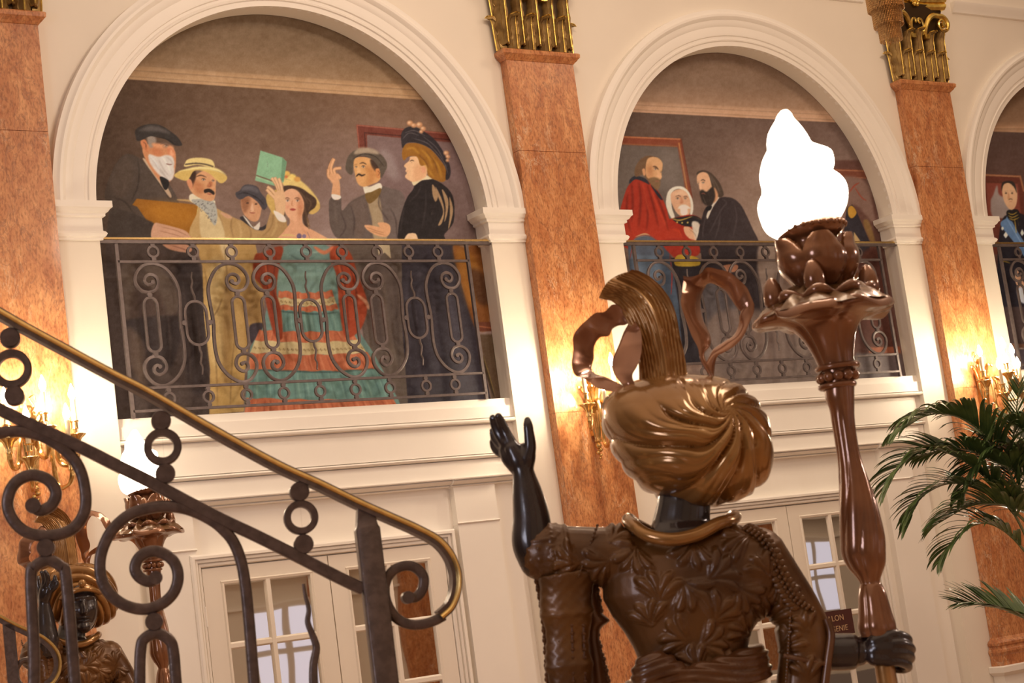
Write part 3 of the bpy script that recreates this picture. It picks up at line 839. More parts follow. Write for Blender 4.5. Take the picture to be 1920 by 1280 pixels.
    c.poly([(1500, 690), (1560, 655), (1620, 680), (1662, 760), (1655, 850), (1610, 910), (1570, 912), (1520, 860), (1496, 780)], (228, 164, 120))
    c.poly([(1620, 700), (1662, 780), (1650, 860), (1615, 905), (1610, 800)], (196, 120, 78), soft=5, alpha=.7)
    c.line([(1508, 738), (1530, 728), (1552, 738)], 6, (96, 60, 40)); c.line([(1585, 736), (1610, 728), (1635, 742)], 6, (96, 60, 40))
    c.ell(1532, 752, 14, 6, (236, 214, 190)); c.ell(1533, 752, 6, 6, (60, 42, 34)); c.ell(1612, 752, 14, 6, (236, 214, 190)); c.ell(1612, 752, 6, 6, (60, 42, 34))
    c.line([(1518, 747), (1532, 742), (1548, 748)], 4, (70, 42, 30)); c.line([(1597, 747), (1612, 742), (1628, 750)], 4, (70, 42, 30))
    c.line([(1572, 745), (1566, 785), (1580, 795)], 6, (196, 118, 78))
    c.poly([(1550, 822), (1572, 812), (1600, 822), (1575, 832)], (170, 66, 54), soft=1)
    c.ell(1535, 800, 16, 12, (226, 140, 104), soft=4, alpha=.7); c.ell(1625, 800, 14, 12, (206, 116, 80), soft=4, alpha=.7)
    c.line([(1690, 880), (1700, 940), (1705, 980)], 16, (120, 84, 54))
    c.line([(1700, 925), (1704, 975)], 10, (212, 180, 150))
    c.lines([[(1550, 960), (1570, 1000)], [(1640, 960), (1680, 1010), (1740, 1040)]], 10, (196, 122, 84), .6, 3)
    c.ell(1625, 1035, 20, 22, (112, 88, 110), soft=1); c.ell(1665, 1035, 16, 16, (130, 104, 124), soft=1); c.line([(1690, 1000), (1710, 1050)], 16, (100, 76, 100))
    c.line([(1480, 1030), (1540, 1025), (1600, 1035)], 16, (222, 176, 110))
    # her hand with the green booklet
    c.poly([(1480, 640), (1515, 760), (1500, 880), (1460, 890), (1430, 780), (1440, 700)], (222, 170, 120))
    c.poly([(1315, 350), (1490, 405), (1525, 440), (1500, 600), (1455, 640), (1272, 590)], (134, 172, 128), smooth=False)
    c.poly([(1490, 405), (1525, 440), (1500, 600), (1478, 590)], (108, 142, 104), smooth=False)
    c.line([(1280, 548), (1400, 590), (1460, 615)], 7, (110, 60, 44), taper=False)
    c.line([(1282, 560), (1450, 622)], 3, (200, 196, 150), taper=False)
    c.lines([[(1370, 440), (1376, 490)], [(1378, 450), (1370, 480)]], 6, (90, 70, 60), .8)
    c.lines([[(1355, 500), (1352, 560)], [(1365, 500), (1362, 555)], [(1380, 505), (1375, 550)], [(1400, 460), (1398, 520)]], 3, (96, 124, 92), .8)
    for f in ([(1470, 700), (1440, 620), (1405, 570)], [(1480, 690), (1455, 620), (1430, 565)], [(1490, 680), (1478, 620), (1462, 572)], [(1450, 720), (1410, 670), (1370, 640)], [(1440, 740), (1400, 700), (1365, 660)]):
        c.line(f, 26, (176, 118, 76), taper=False); c.line(f, 20, (228, 176, 126), taper=False)
    c.poly([(1430, 690), (1500, 670), (1510, 770), (1470, 800), (1430, 760)], (226, 172, 122), soft=2)
    c.poly([(1420, 830), (1500, 870), (1520, 920), (1460, 910)], (230, 214, 186), soft=1)
    c.T = (580, 430, 3.459)
    c.poly([(130, 95), (600, 100), (620, 500), (640, 1140), (420, 1130), (340, 620), (280, 380), (240, 220), (180, 120)], (100, 80, 66), smooth=False)
    c.poly([(440, 95), (520, 100), (530, 190), (490, 150), (450, 170)], (190, 160, 120), smooth=False)
    c.poly([(390, 240), (560, 240), (590, 700), (500, 760), (420, 720), (360, 480)], (88, 68, 58), soft=12)
    c.lines([[(330, 130), (370, 500), (420, 800)], [(540, 220), (570, 600), (590, 1000)], [(430, 200), (450, 600), (520, 1000)]], 16, (76, 58, 50), .7, 4)
    c.lines([[(300, 200), (350, 420), (400, 700)], [(480, 240), (500, 560), (560, 900)]], 18, (126, 102, 84), .5, 5)
    # ---- lady in black with red hair
    c.poly([(600, 95), (1000, 100), (930, 110), (985, 340), (1060, 560), (1110, 780), (1180, 1110), (640, 1140), (600, 600)], (52, 42, 46), smooth=False)
    c.lines([[(720, 240), (700, 600), (720, 1000)], [(860, 200), (920, 500), (980, 900)], [(800, 300), (820, 700), (860, 1050)], [(640, 200), (630, 500), (660, 900)]], 16, (78, 66, 70), .5, 5)
    c.poly([(930, 115), (1010, 120), (1110, 130), (1170, 600), (1080, 640), (1000, 400)], (128, 70, 26), soft=3)
    c.poly([(950, 130), (1090, 200), (1110, 400), (1040, 500)], (186, 116, 38), soft=12, alpha=.7)
    c.poly([(1030, 260), (1140, 300), (1170, 480), (1080, 460)], (70, 38, 20), soft=8, alpha=.8)
    c.poly([(1070, 600), (1180, 600), (1190, 660), (1080, 660)], (110, 54, 34), smooth=False)
    c.line([(1080, 625), (1190, 640)], 8, (160, 88, 52), taper=False)
    c.poly([(1100, 680), (1200, 680), (1240, 1100), (1180, 1100)], (92, 66, 44), soft=3, smooth=False)
    c.line([(1110, 790), (1150, 920), (1200, 1090)], 22, (60, 42, 26)); c.line([(1120, 800), (1160, 920), (1205, 1080)], 6, (130, 100, 50))
    # her dress below the rail
    c.T = (180, 430, 3.459)
    c.poly([(1180, 130), (1250, 100), (1480, 95), (1560, 140), (1560, 300), (1640, 560), (1800, 800), (1960, 1100), (1990, 1180), (960, 1190), (1000, 760), (1080, 640), (1130, 400), (1180, 300)], (110, 132, 116), smooth=False)
    c.poly([(1210, 120), (1300, 105), (1460, 110), (1540, 150), (1500, 220), (1360, 230), (1220, 210)], (118, 140, 124), soft=3)
    c.poly([(1200, 230), (1520, 230), (1530, 400), (1180, 400)], (126, 148, 128), soft=3)
    c.lines([[(1300, 240), (1290, 390)], [(1420, 230), (1440, 390)], [(1240, 260), (1210, 390)], [(1360, 270), (1340, 400)], [(1250, 160), (1330, 200), (1420, 180)]], 10, (84, 104, 92), .7, 2)
    c.lines([[(1270, 240), (1250, 390)], [(1390, 240), (1400, 390)], [(1480, 250), (1500, 380)], [(1300, 130), (1400, 150), (1500, 130)]], 10, (160, 180, 154), .7, 2)
    def tier(y0, y1, xl0, xr0, xl1, xr1, col, dark, light, seed, step=34):
        n = 16
        top = [(xl0 + (xr0 - xl0) * i / n, y0 + 14 * math.sin(i / n * PI) + 6 * math.sin(i * 1.9)) for i in range(n + 1)]
        bot = [(xl1 + (xr1 - xl1) * i / n, y1 + 18 * math.sin(i / n * PI) + 8 * math.sin(i * 2.4)) for i in range(n, -1, -1)]
        c.poly(top + bot, col, smooth=False)
        rr = random.Random(seed)
        k = int((xr1 - xl1) / step)
        for i in range(k):
            f = (i + rr.random()) / k
            ax, bx = xl0 + (xr0 - xl0) * f, xl1 + (xr1 - xl1) * f
            yy = y0 + 14 * math.sin(f * PI); y2 = y1 + 14 * math.sin(f * PI)
            c.line([(ax, yy + 4), ((ax + bx) / 2 + rr.uniform(-6, 6), (yy + y2) / 2), (bx, y2 - 4)], 9, dark if i % 2 else light, .55, 2)
    cor, cord, corl = (202, 104, 64), (150, 62, 38), (232, 148, 100)
    ban, band_, banl = (212, 178, 120), (150, 120, 70), (232, 206, 154)
    tl, tld, tll = (112, 140, 122), (76, 98, 88), (156, 178, 152)
    tier(395, 440, 1185, 1530, 1180, 1545, cor, cord, corl, 1)
    tier(440, 485, 1180, 1545, 1170, 1560, ban, band_, banl, 2, 90)
    tier(485, 520, 1170, 1560, 1165, 1575, cor, cord, corl, 3)
    tier(520, 650, 1200, 1580, 1200, 1620, tl, tld, tll, 4)
    tier(650, 720, 1060, 1650, 1030, 1700, cor, cord, corl, 5)
    tier(718, 800, 1030, 1700, 1000, 1760, ban, band_, banl, 6, 120)
    tier(798, 905, 1000, 1760, 985, 1830, cor, cord, corl, 7)
    tier(905, 1100, 985, 1850, 975, 1930, tl, tld, tll, 8)
    tier(1090, 1200, 975, 1920, 960, 1990, cor, cord, corl, 9)
    c.line([(1185, 530), (1300, 540), (1450, 548), (1575, 535)], 9, (46, 66, 60), .8, 2)
    c.line([(985, 910), (1200, 915), (1500, 925), (1830, 900)], 9, (46, 66, 60), .8, 2)
    for (yy, xa, xb) in ((466, 1190, 1550), (768, 1020, 1740)):
        k = int((xb - xa) / 26)
        for i in range(k):
            f = (i + .5) / k; px = xa + (xb - xa) * f; py = yy + 14 * math.sin(f * PI)
            c.line([(px - 9, py + 5), (px - 4, py - 8), (px + 3, py + 6), (px + 9, py - 5)], 3.5, (120, 84, 42), .9)
    # red shawl
    c.poly([(1180, 110), (1215, 130), (1190, 230), (1170, 400), (1200, 520), (1210, 700), (1160, 690), (1120, 560), (1080, 380), (1020, 300), (1030, 170), (1080, 150)], (150, 56, 28), soft=2)
    c.poly([(1530, 110), (1640, 140), (1700, 300), (1760, 480), (1720, 640), (1620, 700), (1580, 520), (1560, 300), (1520, 200)], (168, 62, 30), soft=2)
    c.lines([[(1110, 180), (1120, 400), (1180, 640)], [(1170, 160), (1150, 360), (1180, 560)], [(1060, 200), (1090, 340)], [(1580, 180), (1620, 400), (1640, 640)], [(1640, 220), (1690, 420), (1680, 600)]], 9, (92, 28, 16), .75, 2)
    c.lines([[(1090, 170), (1110, 300), (1140, 480)], [(1550, 150), (1600, 340), (1620, 560)], [(1600, 160), (1660, 320)]], 9, (214, 98, 50), .75, 2)
    c.line([(1410, 110), (1480, 150), (1540, 110)], 26, (220, 116, 72), .9, 2)
    c.line([(1690, 420), (1750, 470), (1770, 520)], 22, (222, 150, 108), .9, 2)
    # ---- man in bowler, gesturing
    c.T = (580, 200, 4.266)
    c.poly([(165, 735), (250, 720), (260, 830), (330, 760), (440, 700), (560, 640), (640, 650), (760, 720), (760, 1065), (400, 1070), (240, 1060), (175, 980), (158, 860)], (92, 74, 64), col2=(110, 90, 80), g=((160, 800), (760, 900)))
    c.poly([(330, 770), (440, 720), (480, 860), (420, 1050), (360, 1050), (370, 900)], (104, 82, 70), soft=6)
    c.poly([(470, 750), (550, 700), (590, 900), (620, 1060), (520, 1060), (500, 900)], (166, 136, 100), soft=2)
    c.lines([[(330, 790), (360, 900), (350, 1040)], [(560, 690), (560, 800), (640, 920)], [(640, 800), (690, 900), (700, 1060)], [(250, 840), (290, 960), (240, 1050)], [(420, 740), (500, 930)]], 8, (58, 44, 40), .8, 2)
    c.lines([[(200, 760), (210, 860), (230, 960)], [(300, 860), (310, 960)], [(700, 740), (730, 900)], [(590, 720), (600, 830)]], 16, (128, 106, 92), .5, 4)
    c.poly([(430, 620), (480, 640), (560, 610), (580, 650), (520, 700), (450, 700)], (226, 206, 176))
    c.poly([(445, 700), (500, 680), (570, 650), (565, 700), (510, 760), (470, 770)], (120, 86, 40))
    c.poly([(355, 420), (420, 400), (500, 420), (560, 480), (575, 530), (560, 590), (500, 620), (430, 640), (385, 610), (365, 540), (352, 470)], (214, 150, 88))
    c.poly([(490, 420), (560, 450), (560, 520), (530, 520), (500, 480)], (66, 44, 34), soft=2)
    c.poly([(530, 500), (570, 500), (572, 560), (540, 570)], (208, 130, 72)); c.line([(545, 510), (560, 530), (548, 555)], 5, (130, 70, 40))
    c.poly([(440, 470), (520, 500), (530, 590), (450, 630), (470, 560)], (190, 118, 62), soft=7, alpha=.7)
    c.line([(400, 455), (430, 448), (458, 462)], 8, (60, 38, 26)); eye(c, 432, 480, 17); c.line([(355, 468), (385, 458)], 7, (60, 38, 26)); eye(c, 374, 482, 12)
    c.poly([(392, 470), (412, 520), (395, 535), (378, 525)], (226, 166, 104), soft=2)
    c.line([(372, 560), (395, 540), (420, 550), (450, 540)], 14, (46, 30, 24)); c.line([(400, 560), (420, 562)], 5, (150, 60, 44))
    c.poly([(290, 480), (310, 400), (370, 345), (460, 335), (540, 360), (600, 410), (622, 470), (600, 530), (570, 570), (560, 500), (500, 420), (420, 398), (360, 420), (345, 540), (300, 520)], (88, 72, 58))
    c.poly([(360, 380), (385, 335), (440, 325), (520, 340), (560, 380), (460, 370)], (168, 140, 112), soft=3)
    c.line([(345, 420), (430, 378), (530, 400), (600, 480)], 7, (52, 40, 34))
    c.poly([(195, 590), (240, 600), (245, 730), (200, 740), (178, 700), (185, 640)], (216, 152, 104))
    c.poly([(178, 700), (245, 710), (248, 735), (195, 742)], (228, 214, 190))
    for f in ([(180, 560), (160, 500), (175, 450), (195, 415)], [(190, 550), (172, 500), (188, 440), (200, 418)], [(205, 540), (200, 500), (255, 490)], [(215, 570), (225, 545), (250, 575)], [(195, 590), (155, 560), (152, 500)]):
        c.line(f, 25, (170, 106, 64), taper=False); c.line(f, 19, (222, 160, 110), taper=False)
    c.poly([(170, 540), (230, 540), (235, 610), (195, 620), (168, 590)], (218, 154, 106), soft=2)
    c.poly([(440, 950), (480, 945), (560, 960), (545, 930), (600, 925), (645, 950), (645, 1010), (610, 1040), (540, 1030), (470, 990)], (222, 156, 106))
    c.lines([[(450, 960), (530, 990), (600, 1010)], [(470, 985), (560, 1015), (610, 1030)], [(540, 960), (600, 975)]], 5, (160, 96, 60), .8)
    c.T = (580, 200, 4.266)
    c.poly([(850, 600), (900, 575), (990, 580), (1080, 630), (1140, 700), (1160, 800), (1150, 930), (1080, 1020), (1060, 1070), (740, 1068), (710, 1000), (735, 860), (780, 730), (830, 660)], (34, 26, 26))
    c.lines([[(900, 620), (860, 700), (800, 760)], [(760, 800), (740, 900), (730, 1000)], [(930, 640), (930, 800), (900, 980)], [(830, 700), (780, 820)]], 10, (70, 58, 54), .6, 2)
    for pts in ([(985, 620), (1030, 700), (1010, 760), (985, 700)], [(1010, 640), (1060, 740), (1080, 840), (1060, 930), (1030, 945), (1070, 840), (1030, 720)], [(1060, 660), (1110, 740), (1105, 850), (1080, 920), (1090, 800)], [(1120, 720), (1150, 820), (1130, 930), (1110, 980), (1125, 850)]):
        c.poly(pts, (164, 124, 84), soft=1)
    r = random.Random(8)
    for _ in range(90):
        px, py = r.uniform(960, 1150), r.uniform(640, 1040)
        c.line([(px, py), (px + r.uniform(-12, 12), py + r.uniform(4, 22))], 4, (24, 18, 20) if r.random() < .6 else (150, 120, 96), .7)
    c.poly([(820, 600), (850, 560), (920, 545), (985, 575), (900, 590), (840, 630)], (224, 196, 150))
    c.poly([(765, 560), (800, 590), (840, 600), (930, 560), (940, 480), (900, 400), (810, 400), (800, 430), (757, 470), (775, 495), (768, 515), (780, 530)], (228, 172, 122))
    c.poly([(850, 470), (940, 480), (930, 550), (860, 590), (830, 560)], (214, 148, 100), soft=6, alpha=.7)
    c.line([(800, 438), (822, 428), (838, 436)], 6, (60, 40, 30)); c.line([(812, 446), (828, 448)], 5, (70, 46, 36)); c.line([(765, 517), (786, 515)], 6, (168, 64, 50))
    c.poly([(895, 490), (925, 485), (930, 520), (905, 530)], (220, 148, 106)); c.line([(905, 495), (920, 510)], 4, (150, 84, 54))
    c.poly([(742, 360), (760, 310), (810, 290), (900, 300), (980, 350), (1040, 420), (1090, 490), (1100, 560), (1075, 600), (1020, 590), (950, 550), (940, 470), (890, 470), (860, 400), (790, 400), (760, 430), (745, 410)], (150, 92, 26))
    c.lines([[(770, 340), (830, 330), (880, 380)], [(880, 330), (950, 400), (990, 500)], [(960, 380), (1030, 470), (1060, 570)], [(900, 420), (950, 500), (1000, 570)], [(760, 390), (800, 370)]], 12, (206, 144, 46), .75, 3)
    c.lines([[(930, 350), (1000, 440), (1030, 540)], [(870, 380), (930, 440), (960, 520)]], 8, (96, 52, 18), .75, 2)
    c.poly([(738, 300), (735, 220), (770, 170), (840, 160), (920, 200), (1000, 260), (1060, 340), (1110, 430), (1130, 510), (1120, 570), (1090, 580), (1090, 490), (1030, 400), (960, 330), (860, 290), (780, 290), (748, 330)], (46, 38, 40))
    c.lines([[(745, 260), (800, 210), (880, 230)], [(760, 210), (840, 190), (940, 240)], [(820, 250), (940, 290), (1030, 380)], [(900, 230), (1010, 320), (1080, 430)], [(1000, 340), (1080, 450), (1110, 540)]], 7, (110, 94, 88), .7, 1)
    for (fx, fy, rr) in ((805, 130, 24), (835, 150, 22), (880, 145, 26), (910, 175, 22), (895, 200, 16), (1095, 370, 22), (1108, 400, 18), (1105, 430, 14)):
        c.ell(fx, fy, rr, rr * .85, (206, 138, 90), soft=2); c.ell(fx - 5, fy - 4, rr * .5, rr * .4, (232, 186, 140), soft=2)
    c.poly([(775, 1030), (800, 1012), (850, 1015), (870, 1060), (868, 1072), (765, 1072)], (228, 180, 134))
    c.lines([[(790, 1040), (830, 1050)], [(800, 1020), (840, 1030)]], 4, (170, 116, 78), .8)
    c.noise(.035, 12, 3, 1.3); c.noise(.035, 4, 13, .8)
    return c

def paint_2():
    c = Canvas(1140, 85, 1720, 740)
    x, y = c.xx, c.yy
    t = np.clip((x - 1160) / 450, 0, 1)[..., None]; u = np.clip((y - 200) / 260, 0, 1)[..., None]
    c.a[:] = ((np.array([92, 66, 52]) * (1 - t) + np.array([106, 78, 66]) * t) * (1 - u) + (np.array([122, 90, 72]) * (1 - t) + np.array([160, 126, 106]) * t) * u) / 255
    for (px, py, r, col, al) in ((1420, 330, 70, (146, 112, 92), .7), (1440, 430, 60, (174, 142, 118), .7), (1250, 230, 90, (98, 72, 58), .6)):
        m = np.exp(-((x - px) ** 2 + (y - py) ** 2) / (r * r))[..., None] * al
        c.a[:] = c.a * (1 - m) + np.array(col, np.float32) / 255 * m
    yl = 210 + (x - 1180) * (20 / 390.)
    d = yl - y
    k = np.clip(d / 1.2, 0, 1)[..., None]
    band = np.interp(d, [0, 4, 5, 7, 13, 14, 16, 20, 22, 40, 60, 110], [1.04, 1, .88, 1.03, 1, .86, .98, .92, .84, .76, .68, .66])
    c.a[:] = c.a * (1 - k) + np.array([194, 144, 108]) * band[..., None] / 255 * k
    c.noise(.03, 30, 4, 1.5); c.noise(.02, 10, 5, 1.2)
    c.T = (1130, 230, 5.334)
    # frame on the left
    c.poly([(120, 130), (785, 160), (900, 760), (830, 700), (745, 240), (120, 210)], (134, 62, 38), smooth=False)
    c.line([(120, 138), (780, 165)], 12, (190, 112, 68), taper=False); c.line([(120, 208), (748, 238)], 12, (150, 84, 48), taper=False)
    c.line([(784, 165), (895, 750)], 10, (110, 48, 30), taper=False); c.line([(762, 200), (850, 700)], 14, (184, 112, 58), taper=False)
    c.poly([(110, 225), (748, 248), (820, 660), (760, 1000), (100, 900)], (104, 86, 74), soft=2, smooth=False)
    c.poly([(560, 300), (740, 300), (800, 620), (620, 640)], (124, 104, 90), soft=20, alpha=.8)
    # ---- man in red shirt
    c.poly([(250, 640), (330, 560), (430, 570), (520, 640), (590, 740), (640, 860), (680, 980), (820, 1050), (860, 1180), (640, 1260), (250, 1260), (150, 1100), (170, 900), (200, 780)], (158, 40, 22), col2=(180, 50, 28), g=((200, 700), (700, 1100)))
    c.lines([[(290, 600), (300, 800), (290, 1000)], [(360, 580), (380, 780), (360, 1050)], [(440, 600), (500, 800), (560, 1050)], [(520, 680), (600, 880), (660, 1080)], [(250, 700), (240, 900), (280, 1100)], [(400, 640), (450, 860), (440, 1080)]], 20, (96, 20, 12), .7, 3)
    c.lines([[(320, 620), (340, 840)], [(400, 600), (430, 760), (480, 940)], [(480, 660), (560, 860), (640, 1040)], [(220, 800), (230, 940)], [(700, 1060), (780, 1100), (820, 1180)]], 16, (214, 70, 38), .7, 3)
    c.poly([(270, 570), (330, 530), (430, 560), (470, 620), (430, 600), (330, 565), (270, 610)], (40, 38, 44))
    c.poly([(480, 620), (560, 700), (600, 770), (570, 760), (520, 690)], (34, 32, 40))
    c.poly([(320, 470), (350, 400), (400, 350), (460, 330), (540, 345), (590, 390), (598, 450), (580, 560), (560, 640), (520, 660), (440, 560), (400, 520), (330, 540)], (110, 76, 50))
    c.poly([(440, 380), (480, 345), (550, 350), (595, 395), (598, 450), (588, 500), (590, 550), (560, 570), (460, 560), (430, 500)], (214, 154, 102))
    c.poly([(395, 470), (420, 460), (430, 510), (410, 530)], (206, 140, 92))
    c.poly([(450, 420), (500, 440), (500, 540), (450, 540)], (184, 116, 72), soft=8, alpha=.8)
    c.line([(500, 440), (530, 440), (560, 470)], 12, (70, 44, 30)); eye(c, 527, 462, 18, .3); c.line([(575, 480), (596, 485)], 9, (70, 44, 30)); eye(c, 585, 496, 9)
    c.poly([(555, 480), (588, 540), (560, 555), (540, 535)], (224, 162, 112), soft=2)
    c.poly([(460, 560), (520, 545), (570, 570), (572, 640), (545, 672), (505, 640), (470, 590)], (126, 90, 58), soft=2)
    c.line([(520, 585), (545, 582), (562, 592)], 8, (150, 84, 60))
    # ---- white-haired officer
    c.poly([(660, 680), (720, 640), (800, 640), (860, 690), (900, 780), (905, 880), (880, 930), (860, 800), (790, 670), (700, 690), (690, 830), (720, 940), (690, 960), (640, 850), (635, 760)], (226, 206, 178))
    c.poly([(690, 700), (760, 665), (830, 690), (872, 770), (880, 860), (860, 920), (800, 940), (740, 900), (700, 830), (680, 760)], (220, 160, 118))
    c.poly([(700, 720), (790, 680), (850, 730), (780, 720)], (236, 184, 142), soft=5)
    c.line([(725, 740), (760, 728), (785, 745)], 9, (120, 80, 60)); c.line([(805, 742), (835, 735), (850, 750)], 9, (120, 80, 60)); eye(c, 750, 758, 17); eye(c, 826, 758, 15)
    c.poly([(785, 745), (808, 800), (775, 805)], (204, 130, 90), soft=2)
    c.poly([(750, 860), (780, 825), (830, 820), (882, 858), (850, 860), (850, 905), (815, 930), (780, 910), (775, 860)], (236, 218, 192), soft=2)
    c.poly([(655, 980), (720, 950), (880, 920), (980, 960), (1000, 1040), (960, 1180), (820, 1180), (760, 1060), (670, 1060)], (170, 42, 26))
    c.poly([(700, 960), (800, 940), (920, 930), (990, 970), (970, 1020), (860, 1040), (760, 1010)], (36, 30, 32))
    c.line([(690, 955), (770, 975), (900, 935)], 12, (190, 146, 60)); c.line([(900, 940), (985, 968)], 8, (190, 146, 60))
    for px, py in ((745, 995), (795, 1000), (850, 998)): c.ell(px, py, 9, 9, (212, 170, 80))
    c.poly([(810, 1045), (860, 1040), (905, 1070), (960, 1080), (965, 1170), (900, 1178), (830, 1120)], (222, 160, 118))
    c.poly([(890, 1010), (930, 985), (975, 1030), (965, 1170), (930, 1165)], (214, 190, 164), soft=2)
    c.lines([[(860, 1060), (920, 1110), (940, 1170)], [(900, 1040), (940, 1090)]], 6, (150, 100, 70), .7)
    # ---- bearded man in dark coat
    c.poly([(1030, 850), (1120, 790), (1190, 745), (1300, 755), (1380, 820), (1440, 930), (1500, 1060), (1560, 1190), (1540, 1300), (960, 1300), (960, 1100), (990, 960)], (50, 38, 38), col2=(64, 50, 48), g=((1000, 1000), (1500, 1000)))
    c.lines([[(1190, 760), (1240, 800), (1180, 880), (1050, 1140)], [(1060, 880), (1010, 1020), (1000, 1160)], [(1320, 820), (1340, 960), (1300, 1160)], [(1180, 900), (1160, 1040), (1120, 1170)]], 9, (98, 82, 78), .7, 2)
    c.poly([(1080, 840), (1150, 740), (1165, 750), (1100, 850), (1050, 960), (1040, 920)], (214, 192, 166), soft=1)
    c.poly([(1035, 850), (1090, 830), (1080, 870), (1040, 880)], (24, 20, 22))
    c.poly([(940, 520), (950, 490), (1010, 475), (1080, 500), (1140, 560), (1180, 620), (1210, 720), (1160, 745), (1110, 680), (1080, 600), (1060, 540), (1000, 500)], (74, 56, 44))
    c.lines([[(1080, 520), (1140, 620), (1180, 720)], [(1060, 510), (1110, 610), (1130, 690)]], 9, (120, 98, 80), .7, 2)
    c.poly([(945, 530), (990, 495), (1050, 510), (1080, 590), (1090, 660), (1060, 690), (985, 690), (970, 650), (962, 620), (945, 600)], (220, 160, 116))
    c.poly([(1110, 650), (1150, 700), (1150, 760), (1100, 800)], (206, 142, 98), soft=2)
    c.line([(948, 588), (968, 582)], 9, (66, 44, 34)); eye(c, 958, 606, 11); c.line([(980, 580), (1005, 570), (1028, 585)], 9, (66, 44, 34)); eye(c, 1005, 600, 17)
    c.poly([(975, 590), (990, 660), (965, 655)], (230, 172, 128), soft=2)
    c.poly([(970, 690), (1000, 670), (1040, 690), (1100, 640), (1125, 720), (1110, 790), (1060, 830), (1010, 810), (985, 760)], (52, 40, 34), soft=2)
    c.lines([[(1000, 720), (1020, 780), (1040, 820)], [(1060, 700), (1070, 760)]], 7, (96, 76, 62), .7); c.line([(985, 712), (1010, 705), (1030, 718)], 7, (160, 86, 66))
    # ---- below the rail
    c.T = (1160, 430, 3.556)
    c.poly([(60, 80), (300, 75), (360, 200), (420, 400), (430, 900), (120, 900)], (70, 76, 86), smooth=False)
    c.poly([(80, 130), (180, 110), (260, 180), (280, 330), (180, 360), (100, 300)], (104, 112, 122), soft=8)
    c.lines([[(140, 20), (100, 80), (75, 200)], [(340, 160), (355, 300), (350, 440)]], 7, (168, 40, 26), .9)
    c.lines([[(110, 50), (170, 30), (210, 40)], [(100, 70), (160, 45), (215, 55)]], 7, (216, 190, 130), .9)
    c.poly([(100, 70), (170, 40), (230, 55), (290, 120), (260, 170), (110, 160)], (84, 86, 94), soft=3)
    c.poly([(290, 70), (500, 70), (540, 160), (430, 200), (350, 170)], (166, 44, 28), soft=2)
    c.poly([(350, 190), (560, 200), (640, 500), (620, 900), (430, 900), (400, 500)], (44, 36, 38), smooth=False)
    c.poly([(395, 170), (520, 185), (535, 240), (380, 240)], (196, 150, 46)); c.line([(390, 205), (530, 215)], 7, (120, 84, 26))
    c.poly([(540, 75), (930, 85), (940, 300), (1010, 600), (980, 620), (700, 420), (560, 260)], (52, 40, 40), smooth=False)
    c.poly([(700, 240), (790, 235), (780, 280), (700, 280)], (190, 120, 84))
    c.poly([(560, 380), (640, 330), (800, 480), (900, 700), (940, 900), (600, 900), (560, 560)], (96, 82, 78), soft=3)
    c.lines([[(640, 400), (700, 620), (720, 880)], [(760, 460), (860, 720), (900, 880)], [(600, 420), (640, 700)]], 16, (128, 112, 104), .6, 4)
    c.poly([(640, 560), (1260, 600), (1420, 900), (1400, 1010), (640, 1010)], (136, 108, 92), soft=8, alpha=.9)
    c.poly([(940, 100), (1060, 110), (1060, 560), (1000, 560), (930, 300)], (152, 122, 102), soft=4)
    c.lines([[(960, 620), (980, 800), (960, 1000)], [(1050, 600), (1100, 820), (1080, 1000)], [(1200, 640), (1240, 820), (1230, 1000)], [(860, 800), (840, 1000)], [(760, 820), (740, 1000)], [(1320, 800), (1350, 1000)]], 14, (164, 136, 116), .6, 5)
    c.lines([[(1000, 620), (1040, 820), (1020, 1000)], [(1150, 640), (1180, 820), (1160, 1000)], [(800, 860), (790, 1000)], [(1280, 740), (1300, 1000)]], 10, (96, 74, 66), .6, 4)
    # ---- behind the torch on the right: curtain, picture, dark uniform
    c.T = (1560, 280, 2.909)
    c.poly([(0, 60), (150, 60), (240, 300), (330, 800), (410, 1290), (0, 1290)], (98, 60, 48), smooth=False, soft=3)
    c.poly([(0, 104), (180, 112), (190, 160), (0, 158)], (120, 62, 42), smooth=False)
    c.line([(0, 112), (180, 118)], 5, (178, 112, 74), taper=False); c.line([(0, 150), (185, 156)], 4, (168, 104, 70), taper=False)
    c.poly([(0, 170), (180, 170), (225, 330), (225, 400), (120, 300), (60, 400), (0, 400)], (128, 92, 76), soft=4)
    c.line([(90, 240), (120, 200), (150, 180)], 8, (150, 60, 40)); c.line([(120, 200), (160, 260), (190, 280)], 6, (150, 60, 40))
    c.poly([(80, 320), (110, 300), (135, 340), (205, 500), (205, 600), (0, 620), (0, 500), (60, 500)], (44, 36, 40), smooth=False)
    c.poly([(88, 320), (110, 308), (134, 345), (110, 375), (90, 360)], (196, 136, 44)); c.poly([(120, 450), (155, 500), (118, 505)], (176, 136, 84), smooth=False)
    c.poly([(170, 400), (200, 390), (235, 500), (215, 510)], (130, 92, 50), soft=2)
    c.poly([(140, 620), (260, 560), (330, 900), (340, 1080), (120, 1080)], (78, 38, 28), soft=6)
    c.poly([(200, 1080), (370, 1075), (375, 1110), (200, 1112)], (140, 72, 44), smooth=False)
    c.poly([(130, 1110), (380, 1115), (410, 1290), (90, 1290)], (92, 72, 66), soft=3, smooth=False)
    c.lines([[(200, 1120), (240, 1270)], [(300, 1120), (340, 1270)]], 3, (150, 130, 114), .7)
    c.noise(.03, 10, 6, 1.3); c.noise(.03, 4, 16, .8)
    return c

